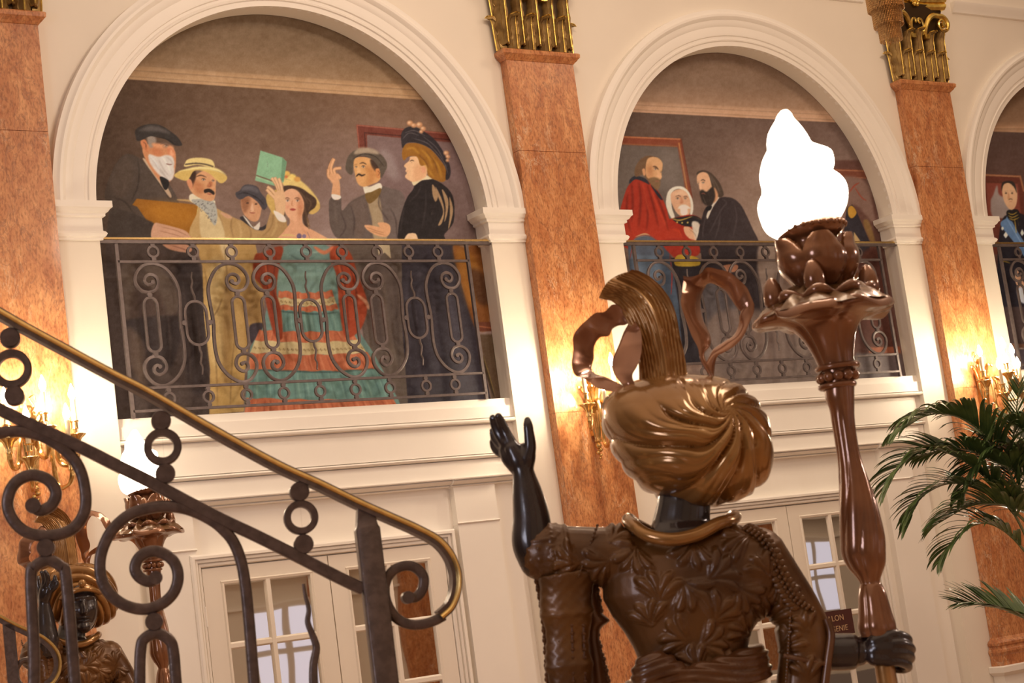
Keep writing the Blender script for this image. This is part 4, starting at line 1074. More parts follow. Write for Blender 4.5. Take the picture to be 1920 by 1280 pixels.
def paint_3():
    c = Canvas(1835, 175, 2030, 740)
    x, y = c.xx, c.yy
    u = np.clip((y - 200) / 300, 0, 1)[..., None]
    c.a[:] = (np.array([88, 64, 54]) * (1 - u) + np.array([100, 62, 50]) * u) / 255
    k = np.clip((247 + (x - 1860) * .03 - y) / 1.5, 0, 1)[..., None]
    tone = np.interp(247 - y, [0, 6, 8, 12, 20, 60], [1, .86, 1, .9, .78, .72])[..., None] * np.array([186, 134, 96])
    c.a[:] = c.a * (1 - k) + tone / 255 * k
    c.noise(.03, 16, 7, 2)
    c.T = (1800, 280, 3.05)
    c.poly([(140, 140), (345, 150), (366, 240), (366, 600), (140, 600)], (104, 48, 34), smooth=False)
    c.poly([(150, 190), (330, 195), (350, 380), (160, 380)], (134, 62, 46), soft=2, smooth=False)
    c.line([(140, 146), (345, 155)], 9, (172, 112, 74), taper=False); c.line([(150, 186), (330, 192)], 6, (92, 46, 30), taper=False); c.line([(343, 150), (366, 240)], 10, (160, 100, 64), taper=False)
    c.poly([(212, 205), (225, 260), (280, 290), (290, 380), (190, 385), (175, 300), (190, 260)], (156, 132, 120), soft=2)
    # officer
    c.poly([(245, 395), (280, 370), (330, 360), (420, 400), (560, 460), (600, 900), (240, 900), (215, 640), (225, 480)], (36, 30, 36))
    c.poly([(262, 395), (280, 380), (330, 470), (420, 620), (420, 680), (300, 520), (232, 430)], (96, 122, 156))
    c.lines([[(270, 400), (330, 500), (410, 640)]], 6, (140, 164, 190), .8)
    c.poly([(262, 470), (275, 490), (262, 508), (248, 490)], (226, 222, 220), smooth=False); c.poly([(355, 455), (368, 480), (355, 495), (345, 478)], (214, 210, 208), smooth=False)
    c.ell(243, 452, 7, 10, (220, 214, 210))
    c.poly([(270, 350), (330, 345), (345, 400), (320, 420), (275, 395)], (30, 26, 28))
    c.lines([[(272, 362), (300, 372), (330, 356)], [(274, 378), (302, 388), (336, 372)], [(280, 392), (306, 402), (340, 388)], [(312, 400), (318, 440), (322, 480)], [(330, 400), (336, 440)]], 5, (206, 160, 56), .95)
    c.poly([(240, 230), (250, 200), (290, 190), (320, 215), (328, 270), (320, 320), (300, 345), (275, 335), (250, 290)], (222, 166, 120))
    c.poly([(238, 240), (242, 190), (290, 180), (315, 200), (325, 250), (308, 215), (280, 192), (250, 200)], (50, 38, 32))
    c.line([(252, 240), (272, 237)], 5, (70, 46, 36)); c.line([(288, 237), (306, 240)], 5, (70, 46, 36)); c.ell(263, 250, 6, 4, (50, 36, 30)); c.ell(298, 250, 6, 4, (50, 36, 30))
    c.poly([(276, 245), (286, 278), (272, 280)], (204, 140, 96), soft=1); c.line([(276, 288), (290, 283), (302, 288)], 5, (96, 62, 44)); c.line([(282, 298), (298, 298)], 3.5, (160, 72, 56))
    c.lines([[(225, 650), (250, 640), (290, 650)]], 7, (196, 150, 56), .9)
    c.poly([(315, 700), (330, 690), (366, 760), (420, 800), (350, 800), (318, 760)], (222, 160, 118)); c.poly([(330, 795), (420, 790), (420, 880), (345, 870)], (200, 190, 196), soft=2)
    c.poly([(240, 900), (600, 900), (600, 1300), (260, 1300)], (72, 52, 48), smooth=False)
    c.poly([(270, 1110), (600, 1115), (600, 1145), (275, 1140)], (124, 80, 58), smooth=False)
    c.poly([(280, 1145), (600, 1145), (600, 1300), (300, 1300)], (92, 74, 76), smooth=False)
    c.noise(.03, 6, 8, 1)
    return c

# light that falls on the lunettes, to turn the seen colours into paint colours
LM = np.array([.88, .675, .525])
paint_m = bpy.data.materials.new('mural_paint'); paint_m.use_nodes = True
_b = paint_m.node_tree.nodes['Principled BSDF']; _b.inputs['Roughness'].default_value = .62; _b.inputs['Specular IOR Level'].default_value = .25
_a = paint_m.node_tree.nodes.new('ShaderNodeVertexColor'); _a.layer_name = 'paint'
paint_m.node_tree.links.new(_a.outputs['Color'], _b.inputs['Base Color'])

def mural(n, canvas, step, label):
    xa, xb, za, zb = XL - .02 + n * P, XR + .02 + n * P, ZS + .001, ZC + RA + .02
    W, H = int((xb - xa) / step) + 1, int((zb - za) / step) + 1
    gx = np.linspace(xa, xb, W); gz = np.linspace(za, zb, H)
    X, Z = np.meshgrid(gx, gz)
    D = np.stack([X - CAM[0], np.full_like(X, WD) - CAM[1], Z - CAM[2]], -1)
    w = D @ FV
    px = 960 + FPX * (D @ RV) / w; py = 640 - FPX * (D @ UV) / w
    c = canvas
    fx = np.clip((px - c.x0) * c.ss - .5, 0, c.w - 1.01); fy = np.clip((py - c.y0) * c.ss - .5, 0, c.h - 1.01)
    ix, iy = fx.astype(int), fy.astype(int); tx, ty = (fx - ix)[..., None], (fy - iy)[..., None]
    A = c.a
    v = (A[iy, ix] * (1 - tx) + A[iy, ix + 1] * tx) * (1 - ty) + (A[iy + 1, ix] * (1 - tx) + A[iy + 1, ix + 1] * tx) * ty
    v = np.clip(v, 0, 1); v = v * .94 + v.mean(-1, keepdims=True) * .06
    lin = np.where(v <= .04045, v / 12.92, ((v + .055) / 1.055) ** 2.4) / LM
    lin = np.clip(lin, .002, .93)
    me = bpy.data.meshes.new('mural')
    co_ = np.stack([X, np.full_like(X, WD), Z], -1).reshape(-1, 3).astype(np.float32)
    ii = np.arange(W * H).reshape(H, W)
    q = np.stack([ii[:-1, :-1], ii[:-1, 1:], ii[1:, 1:], ii[1:, :-1]], -1).reshape(-1, 4)
    me.vertices.add(W * H); me.vertices.foreach_set('co', co_.ravel())
    me.loops.add(q.size); me.loops.foreach_set('vertex_index', q.ravel().astype(np.int32))
    me.polygons.add(len(q)); me.polygons.foreach_set('loop_start', np.arange(0, q.size, 4, dtype=np.int32))
    me.update(calc_edges=True)
    at = me.color_attributes.new('paint', 'FLOAT_COLOR', 'POINT')
    at.data.foreach_set('color', np.concatenate([lin.reshape(-1, 3), np.ones((W * H, 1))], 1).astype(np.float32).ravel())
    me.materials.append(paint_m)
    o = bpy.data.objects.new('mural_painting', me); link(o)
    tag(o, label, 'mural')
    return o
mural(0, paint_1(), .0035, 'arched wall mural of six figures in hats around a lady in a tiered dress')
mural(1, paint_2(), .0045, 'arched wall mural with a man in a red shirt and a white-haired officer')
mural(2, paint_3(), .006, 'arched wall mural at the right edge with an officer wearing a blue sash')
# ================================================================ balcony railings in the arches
YR = .02
def c4(x, y):
    a = wp(x / 3.459 + 180, y / 3.459 + 430, YR); return (a[0], a[2])
S_TOP = [c4(*q) for q in [(545, 600), (538, 420), (510, 335), (450, 258), (375, 224), (300, 235), (252, 288), (248, 345), (285, 395), (335, 408), (380, 392), (397, 350), (385, 312), (350, 293), (316, 306), (308, 335), (328, 358), (352, 354), (362, 342)]]
S_BOT = [c4(*q) for q in [(560, 690), (572, 790), (565, 880), (520, 962), (450, 1010), (380, 1003), (325, 950), (308, 890), (330, 845), (375, 825), (425, 838), (452, 885), (440, 925), (405, 943), (376, 925), (373, 898), (390, 882), (408, 890)]]
SCROLL = [tuple(p) for p in catmull([(a, b) for a, b in reversed(S_TOP)] + S_BOT, 5)]
PC = (.374, 1.0305, 1.687)
def flatbar(m, pts, w, d, y=YR, closed=False):
    m.tube([(px, y, pz) for px, pz in pts], 1.0, closed=closed, flat=(0, 1, 0), prof=[(-d / 2, -w / 2), (-d / 2 + .001, -w / 2 - .0012), (d / 2 - .001, -w / 2 - .0012), (d / 2, -w / 2), (d / 2, w / 2), (-d / 2, w / 2)])
def stadium(cx, z0, z1, r, lean=0, n=10):
    out = []
    for k in range(n + 1):
        a = PI * k / n; out.append((cx + r * math.cos(a), z1 - r + r * math.sin(a)))
    for k in range(n + 1):
        a = PI + PI * k / n; out.append((cx + r * math.cos(a), z0 + r + r * math.sin(a)))
    return out
def disc(m, x, z, r, y=YR, d=.016):
    m.tube([(x, y - d / 2, z), (x, y + d / 2, z)], r, 16)
def balcony(label):
    root = empty('balcony_railing', (0, 0, 0), label, 'railing', 'iron balcony railings below the murals')
    x0, x1 = XL + .002, XR - .002
    m = MB(); m.tube([(x0, YR, 3.704), (x1, YR, 3.704)], 1.0, flat=(0, 1, 0), prof=[(-.018, -.005), (.018, -.005), (.016, .004), (.008, .008), (-.008, .008), (-.016, .004)])
    m.build('handrail', M['brass'], root)
    m = MB()
    m.box(x0, x1, YR - .012, YR + .012, 3.680, 3.698)
    for z in (3.585, 2.933, 2.818):
        m.box(-.02, 2.075, YR - .009, YR + .009, z - .0065, z + .0065)
    m.build('rail', M['iron'], root, smooth=False)
    for x in (-.020, 2.0735):
        MB().box(x - .009, x + .009, YR - .009, YR + .009, 2.783, 3.69).build('upright', M['iron'], root, smooth=False)
    ringx = [(.174 + .2185 * i, .18 + .2135 * i) for i in range(9)]
    ringx[8] = (1.877, 1.878); ringx[7] = (1.686, 1.69)
    ring_me = None
    for xt, xb in ringx:
        for x, z, h in ((xt, 3.638, .047), (xb, 2.8755, .051)):
            m = MB()
            R = [[(x + r * math.cos(2 * PI * k / 24), YR + yy, z + r * math.sin(2 * PI * k / 24)) for r, yy in ((.022, -.007), (.022, .007), (.034, .007), (.034, -.007))] for k in range(24)]
            m.rings(R, closed=True)
            disc(m, x, z + h - .008, .0125); disc(m, x, z - h + .008, .0125)
            m.build('ring_ornament', M['iron'], root)
    for pc in PC:
        for s in (1, -1):
            m = MB()
            pts = [(pc + s * (a - .374) * .985, b) for a, b in SCROLL]
            flatbar(m, pts, .0145, .014)
            for q in (pts[0], pts[-1]): disc(m, q[0], q[1], .011)
            m.build('scroll', M['iron'], root)
            cx = pc - s * .243
            m = MB(); flatbar(m, stadium(cx, 3.116, 3.398, .036), .0125, .013, closed=True)
            disc(m, cx, 3.412, .0135); disc(m, cx, 3.105, .0135)
            m.build('narrow_link', M['iron'], root)
        m = MB(); flatbar(m, stadium(pc - .002, 3.145, 3.376, .060), .0125, .013, closed=True)
        disc(m, pc - .0715, 3.262, .0135); disc(m, pc + .0715, 3.262, .0135)
        m.build('wide_link', M['iron'], root)
        for pts in ([(0, 3.374), (.002, 3.40), (-.006, 3.425), (-.010, 3.45), (-.002, 3.475), (-.004, 3.50), (.001, 3.53)], [(0, 3.148), (.001, 3.12), (.007, 3.10), (.001, 3.07), (-.003, 3.05), (.005, 3.03), (.0, 2.992)]):
            m = MB(); pp = catmull([(pc + a, YR, b) for a, b in pts], 5)
            m.tube(pp, [.0072 - .003 * i / len(pp) for i in range(len(pp))], 8)
            m.build('wavy_spike', M['iron'], root)
    return root
def copy_tree(o, parent=None, loc=None):
    c = o.copy(); COL.objects.link(c)
    if parent is not None: c.parent = parent
    for ch in list(o.children): copy_tree(ch, c)
    if loc is not None: c.location = loc
    return c
b0 = balcony('dark iron scroll railing with brass top in front of the mural with the lady')
b1 = copy_tree(b0, loc=(P, 0, 0)); b1['label'] = 'dark iron scroll railing in the second arch, partly hidden by the statue plume'
b2 = copy_tree(b0, loc=(2 * P, 0, 0)); b2['label'] = 'dark iron scroll railing in the arch cut off by the right edge'

# ================================================================ wall sconces
def sconce(label):
    root = empty('candle_sconce', (-.587, -.0705, 2.62), label, 'wall light', 'brass candle sconces on the marble pilasters')
    br = M['old_brass']
    m = MB()        # fluted tapering stem with finial
    R = []
    for r, z in ((.010, -.145), (.022, -.135), (.016, -.12), (.019, -.11), (.036, .02), (.041, .06), (.034, .075), (.046, .085), (.046, .098), (.028, .11)):
        R.append([((r * (1 + .10 * math.cos(8 * 2 * PI * k / 48))) * math.cos(2 * PI * k / 48), -.038 + r * .8 * (1 + .10 * math.cos(8 * 2 * PI * k / 48)) * math.sin(2 * PI * k / 48), z) for k in range(48)])
    m.rings(R)
    m.box(-.02, .02, -.035, 0, -.10, .08)
    bp = m.build('back_plate', br, root)
    f = MB()
    f.sphere((0, -.035, -.160), .020, 12, 8); 
    for k, (dx, z) in enumerate(((.010, -.185), (-.010, -.200), (.008, -.215), (0, -.232))): f.sphere((dx, -.035, z), .0145 - .002 * k, 10, 6)
    f.build('finial', br, bp)
    a = MB()        # acanthus crown over the stem
    for k in range(7):
        aa = PI + PI * k / 6
        pts = [(.03 * math.cos(aa), -.038 + .03 * math.sin(aa), .09), (.045 * math.cos(aa), -.038 + .045 * math.sin(aa), .14), (.075 * math.cos(aa), -.038 + .07 * math.sin(aa), .185), (.088 * math.cos(aa), -.038 + .085 * math.sin(aa), .172)]
        a.tube(catmull(pts, 4), [.013, .015, .015, .014, .014, .013, .013, .012, .012, .010, .008, .006, .004], 6)
    a.lathe([(.03, .09), (.036, .12), (.028, .16), (.014, .20), (.022, .22), (.012, .235)], (0, -.04, 0), 16)
    for s in (-1, 1):
        a.tube(catmull([(0, -.03, .19), (s * .03, -.03, .23), (s * .012, -.03, .27), (s * .035, -.03, .285), (s * .04, -.03, .262)], 5), .004, 6)
    a.build('leaf_crown', br, bp)
    # arms: (dx, out, cup rim z)
    for dx, out, zr in ((0, .27, .095), (.16, .20, .06), (-.16, .20, .06), (.095, .285, -.045), (-.095, .285, -.045)):
        e = MB()
        q = np.array([dx, -out, 0]); u = q / np.linalg.norm(q)
        L = np.linalg.norm(q)
        P0 = np.array([dx * .12, -.05, .02])
        e_pts = [P0 + np.array([0, 0, .0]), P0 + u * L * .15 + np.array([0, 0, .06]), P0 + u * L * .38 + np.array([0, 0, .045]), u * L * .62 + np.array([0, 0, zr - .115]), u * L * .88 + np.array([0, 0, zr - .135]), u * L + np.array([0, 0, zr - .10]), u * L + np.array([0, 0, zr - .06])]
        pp = catmull(e_pts, 6); n = len(pp)
        e.tube(pp, [.009 + .004 * math.sin(i / n * PI * 3) ** 2 for i in range(n)], 8)
        mid = e_pts[3]
        e.tube(catmull([mid + np.array([0, 0, 0]), mid + np.array([0, 0, .03]) - u * .02, mid - u * .045 + np.array([0, 0, .028]), mid - u * .05 + np.array([0, 0, .01])], 4), [.007] * 4 + [.006] * 5 + [.004] * 4, 6)
        arm = e.build('arm', br, root)
        c = MB()
        R = []
        for r, z in ((.011, -.075), (.016, -.065), (.013, -.055), (.017, -.04), (.026, -.018), (.043, -.004), (.046, 0), (.043, .003), (.012, -.002)):
            g = 1
            R.append([(dx + r * (1 + .06 * math.cos(12 * t)) * math.cos(t), -out + r * (1 + .06 * math.cos(12 * t)) * math.sin(t), zr + z) for t in np.linspace(0, 2 * PI, 36, endpoint=False)])
        c.rings(R); c.build('drip_cup', br, arm)
        s = MB()
        s.lathe([(.006, 0), (.007, .025), (.017, .028), (.015, .035), (.0155, .058), (.021, .062), (.021, .066), (.012, .067)], (dx, -out, zr), 14)
        s.build('candle_socket', br, arm)
        k = MB(); k.lathe([(.0115, .066), (.0115, .165), (.008, .168)], (dx, -out, zr), 14)
        k.build('candle', M['candle'], arm)
        b = MB(); b.lathe([(.006, .168), (.009, .172), (.0155, .186), (.0165, .198), (.012, .216), (.006, .232), (.0015, .244)], (dx, -out, zr), 14)
        b.build('flame_bulb', M['bulb'], arm)
    return root
s0 = sconce('brass five-candle sconce on the left pilaster, seen through the stair rail')
s1 = copy_tree(s0, loc=(-.587 + P, -.0705, 2.62)); s1['label'] = 'brass candle sconce on the middle pilaster, partly hidden by the statue turban ribbon'
s2 = copy_tree(s0, loc=(-.587 + 2 * P, -.0705, 2.62)); s2['label'] = 'brass candle sconce on the right pilaster above the palm fronds'

# ================================================================ the stair rail in front
RH = np.array([math.cos(.5955), -math.sin(.5955), 0]); FH = np.array([math.sin(.5955), math.cos(.5955), 0]); ZH = np.array([0, 0, 1.0])
class Plane:
    """vertical plane with its own axes; X = along, Y = away, Z = up"""
    def __init__(s, px, py, d, yaw):
        s.o = dep(px, py, d)
        s.e = RH * math.cos(yaw) + FH * math.sin(yaw)
        s.n = -RH * math.sin(yaw) + FH * math.cos(yaw)
        s.M = Matrix(((s.e[0], s.n[0], 0, s.o[0]), (s.e[1], s.n[1], 0, s.o[1]), (0, 0, 1, s.o[2]), (0, 0, 0, 1)))
    def at(s, x, y, off=0.0):
        d = ray(x, y)
        t = ((s.o + s.n * off - CAM) @ s.n) / (d @ s.n)
        p = CAM + d * t - s.o
        return (float(p @ s.e), off, float(p[2]))
ST = Plane(560, 960, 3.3, .24)
def stair_rail():
    root = empty('stair_railing', (0, 0, 0), 'sloping dark iron stair railing with brass handrail in the left foreground', 'railing')
    root.matrix_world = ST.M
    top = [(-90, 528), (0, 580), (56, 612), (132, 653), (214, 697), (281, 731), (400, 800), (521, 866), (600, 902), (672, 937), (728, 962), (780, 985), (822, 1008), (846, 1035), (859, 1065), (862, 1092), (858, 1118), (847, 1142), (828, 1160)]
    tp = catmull([ST.at(*q) for q in top], 6)
    m = MB(); m.tube(tp, 1.0, flat=(0, 1, 0), prof=[(-.0225, .001), (-.024, .005), (-.020, .010), (-.010, .0135), (.0, .0145), (.010, .0135), (.020, .010), (.024, .005), (.0225, .001)])
    # lift direction check: the profile's up is side x tangent
    m.build('handrail', M['brass'], root)
    n_ = []
    P_ = np.array(tp)
    T = np.gradient(P_, axis=0); T /= np.linalg.norm(T, axis=1)[:, None]
    nrm = np.stack([T[:, 2], np.zeros(len(T)), -T[:, 0]], 1)      # below / inside
    un = P_ + nrm * .0085
    m = MB(); m.tube(un, 1.0, flat=(0, 1, 0), prof=[(-.014, -.011), (.014, -.011), (.018, -.004), (.021, .009), (-.021, .009), (-.018, -.004)])
    m.build('rail_core', M['iron2'], root)
    m = MB(); lo = [(-90, 722), (0, 768), (56, 795), (146, 836), (214, 870), (281, 903), (400, 966), (482, 1005), (564, 1046), (630, 1080), (680, 1104)]
    m.tube(catmull([ST.at(*q) for q in lo], 5), 1.0, flat=(0, 1, 0), prof=[(-.012, -.009), (-.010, -.011), (.010, -.011), (.012, -.009), (.012, .009), (.010, .011), (-.010, .011), (-.012, .009)])
    m.build('lower_rail', M['iron2'], root)
    # newel with chamfered head
    m = MB()
    q = [ST.at(x, y) for x, y in ((688, 992), (716, 1290))]
    xn = q[0][0]; w = .0225
    zt = ST.at(682, 958)[2]
    R = []
    for ww, z in ((w, -.9), (w, q[0][2]), (w - .003, q[0][2] + .006), (w * .72, q[0][2] + .030), (w * .6, zt + .012)):
        R.append([(xn + a * ww, b * ww, z) for a, b in ((-1, -.9), (-.9, -1), (.9, -1), (1, -.9), (1, .9), (.9, 1), (-.9, 1), (-1, .9))])
    m.rings(R)
    m.build('newel_post', M['iron2'], root)
    def rnd_bar(name, pts, r, ends=(0, 0), taper=None):
        pp = catmull([ST.at(*p) for p in pts], 6)
        m = MB(); n = len(pp)
        rad = [r] * n if taper is None else [r * (taper + (1 - taper) * i / n) for i in range(n)]
        m.tube(pp, rad, flat=(0, 1, 0), prof=[(-1, -.55), (-.8, -.85), (-.45, -1), (.45, -1), (.8, -.85), (1, -.55), (1, .55), (.8, .85), (.45, 1), (-.45, 1), (-.8, .85), (-1, .55)])
        for k, e in zip((0, -1), ends):
            if e: m.tube([(pp[k][0], -.013, pp[k][2]), (pp[k][0], .013, pp[k][2])], e, 16)
        m.build(name, M['iron2'], root)
    rb = .0105
    rnd_bar('scroll', [(-75, 900), (-50, 850), (-10, 815), (42, 809), (84, 820), (121, 843), (148, 876), (160, 920), (158, 960), (135, 992), (93, 1004), (51, 998), (24, 974), (14, 942), (26, 908), (56, 891), (88, 898), (105, 922), (97, 946), (76, 957), (62, 948)], rb, (0, .014))
    rnd_bar('scroll', [(486, 1390), (476, 1280), (466, 1155), (456, 1070), (440, 1020), (416, 990), (388, 970), (350, 954), (312, 949), (278, 953), (244, 964), (215, 988), (198, 1015), (188, 1048), (190, 1084), (206, 1113), (234, 1134), (270, 1142), (303, 1132), (326, 1110), (334, 1080), (326, 1053), (304, 1036), (280, 1034), (260, 1046), (253, 1066), (262, 1082), (280, 1090), (292, 1083)], rb, (0, .0125))
    rnd_bar('scroll', [(721, 1098), (728, 1080), (742, 1066), (764, 1060), (782, 1066), (794, 1082), (792, 1104), (780, 1119), (764, 1120)], rb * .9, (0, .012))
    rnd_bar('scroll', [(721, 1098), (722, 1118), (730, 1140), (745, 1160), (768, 1170), (792, 1170), (815, 1163), (832, 1154)], rb * .9)
    for pts in ([(56, 1400), (64, 1250), (58, 1085), (66, 1062), (90, 1050), (114, 1062), (124, 1085), (138, 1250), (150, 1400)], [(266, 1400), (262, 1280), (264, 1215), (272, 1196), (294, 1187), (316, 1198), (325, 1220), (331, 1290), (342, 1400)]):
        rnd_bar('long_link', pts, rb)
    rnd_bar('wavy_spike', [(569, 1094), (573, 1118), (579, 1142), (577, 1166), (586, 1190), (593, 1214), (588, 1246), (589, 1290), (600, 1340)], .0095, taper=.3)
    def disc3(m, x, y, r, d=.013):
        p = ST.at(x, y)
        m.tube([(p[0], -d, p[2]), (p[0], -d * .8, p[2]), (p[0], d * .8, p[2]), (p[0], d, p[2])], [r * .93, r, r, r * .93], 20)
    for (x, y, ro, ri, ty, by) in ((22, 692, .0365, .0225, 634, 742), (305, 838, .035, .0205, 789, 888), (564, 970, .0325, .0195, 922, 1020)):
        m = MB(); p = ST.at(x, y)
        R = [[(p[0] + r * math.cos(2 * PI * k / 32), yy, p[2] + r * math.sin(2 * PI * k / 32)) for r, yy in ((ri, -.011), (ri, .011), (ro - .002, .012), (ro, .010), (ro, -.010), (ro - .002, -.012))] for k in range(32)]
        m.rings(R, closed=True)
        disc3(m, x - 3, ty, .0185); disc3(m, x + 5, by, .0185)
        m.tube([ST.at(x - 3, ty), ST.at(x + 5, by)], .0001, 4)
        m.build('ring_ornament', M['iron2'], root)
    for x, y in ((86, 1027), (289, 1165), (-60, 640)):
        if x > 0:
            m = MB(); disc3(m, x, y, .0165); m.build('collar_disc', M['iron2'], root)
    return root
stair_rail()

# the further rail of the other flight, low at the left
S2 = Plane(60, 1230, 6.2, .24)
def far_rail():
    root = empty('stair_railing', (0, 0, 0), 'smaller end of a brass-capped stair railing further back at the lower left corner', 'railing')
    root.matrix_world = S2.M
    top = catmull([S2.at(*q) for q in [(-60, 1124), (0, 1153), (28, 1168), (56, 1181), (82, 1193), (103, 1212), (113, 1233), (113, 1256), (104, 1276), (90, 1288)]], 6)
    m = MB(); m.tube(top, 1.0, flat=(0, 1, 0), prof=[(-.025, -.003), (-.025, .003), (-.018, .011), (0, .015), (.018, .011), (.025, .003), (.025, -.003)])
    m.build('handrail', M['brass'], root)
    P_ = np.array(top); T = np.gradient(P_, axis=0); T /= np.linalg.norm(T, axis=1)[:, None]
    un = P_ + np.stack([T[:, 2], np.zeros(len(T)), -T[:, 0]], 1) * .014
    m = MB(); m.tube(un, 1.0, flat=(0, 1, 0), prof=[(-.02, -.010), (.02, -.010), (.02, .010), (-.02, .010)])
    m.build('rail_core', M['iron2'], root)
    p = S2.at(17, 1180); q = S2.at(20, 1340)
    MB().box(p[0] - .020, p[0] + .020, -.02, .02, -.9, p[2] + .02).build('newel_post', M['iron2'], root, smooth=False)
    m = MB(); m.tube(catmull([S2.at(*v) for v in [(110, 1266), (90, 1290), (60, 1296), (36, 1280), (31, 1256), (40, 1240), (54, 1236), (64, 1244), (66, 1260), (56, 1270)]], 5), .010, 8)
    m.build('scroll', M['iron2'], root)
far_rail()
# ================================================================ the torch-bearing statues
SP = Plane(1290, 950, 3.5, 0.0)
def L(x, y, off=0.0): return SP.at(x, y, off)
PXM = 3.5 / FPX
def fuse(name, m, voxel, mat_, parent, sculpt=None, smooth=6, factor=.5):
    """one continuous skin over overlapping solids, then a displacement pass along the normals"""
    me = bpy.data.meshes.new(name); me.from_pydata(m.v, [], m.f)
    bm = bmesh.new(); bm.from_mesh(me); bmesh.ops.recalc_face_normals(bm, faces=bm.faces); bm.to_mesh(me); bm.free()
    o = bpy.data.objects.new(name, me); COL.objects.link(o)
    r = o.modifiers.new('r', 'REMESH'); r.mode = 'VOXEL'; r.voxel_size = voxel; r.use_smooth_shade = True
    s = o.modifiers.new('s', 'SMOOTH'); s.factor = factor; s.iterations = smooth
    dg = bpy.context.evaluated_depsgraph_get()
    ev = o.evaluated_get(dg)
    nm = bpy.data.meshes.new_from_object(ev)
    bpy.data.objects.remove(o); bpy.data.meshes.remove(me)
    n = len(nm.vertices)
    if sculpt is not None:
        co_ = np.empty(n * 3, np.float32); nm.vertices.foreach_get('co', co_); co_ = co_.reshape(-1, 3)
        no = np.empty(n * 3, np.float32); nm.vertex_normals.foreach_get('vector', no); no = no.reshape(-1, 3)
        co_ = sculpt(co_.astype(float), no.astype(float))
        nm.vertices.foreach_set('co', co_.astype(np.float32).ravel()); nm.update()
    nm.name = name
    nm.materials.clear(); nm.materials.append(mat_)
    nm.polygons.foreach_set('use_smooth', [True] * len(nm.polygons))
    ob = bpy.data.objects.new(name, nm)
    return link(ob, parent)
def sect(m, rows, n=28):
    """rows of (centre xyz, half width, half depth)"""
    m.rings([[(c[0] + a * math.cos(2 * PI * k / n), c[1] + b * math.sin(2 * PI * k / n), c[2]) for k in range(n)] for c, a, b in rows])
def limb(m, pts, rad, k=5, n=22):
    pp = catmull([np.array(list(p) + [r]) for p, r in zip(pts, rad)], k)
    m.tube([p[:3] for p in pp], [float(p[3]) for p in pp], n)
    for q in (pp[0], pp[-1]): m.sphere(q[:3], float(q[3]) * .99, n, 8)
G = lambda x, s: np.exp(-(x / s) ** 2)

def leafy(co_, no, stamps, amp):
    h = np.zeros(len(co_))
    for cx, cz, al, R in stamps:
        dx, dz = co_[:, 0] - cx, co_[:, 2] - cz
        u = dx * math.cos(al) + dz * math.sin(al); v = -dx * math.sin(al) + dz * math.cos(al)
        u = u + R * .75
        rr = np.hypot(u, v) / (R * 1.6); th = np.arctan2(v, u)
        th2 = th - .35 * rr * np.sign(v)
        lobe = .80 + .20 * np.abs(np.cos(th2 * 7))
        env = np.clip((1 - rr / lobe) * 6, 0, 1) * np.clip((1.05 - np.abs(th)) * 5, 0, 1)
        h = np.maximum(h, env * (.30 + .70 * np.abs(np.cos(th2 * 7)) ** .8) * np.clip(rr * 2.2, .35, 1))
    return co_ + no * (h * amp)[:, None]

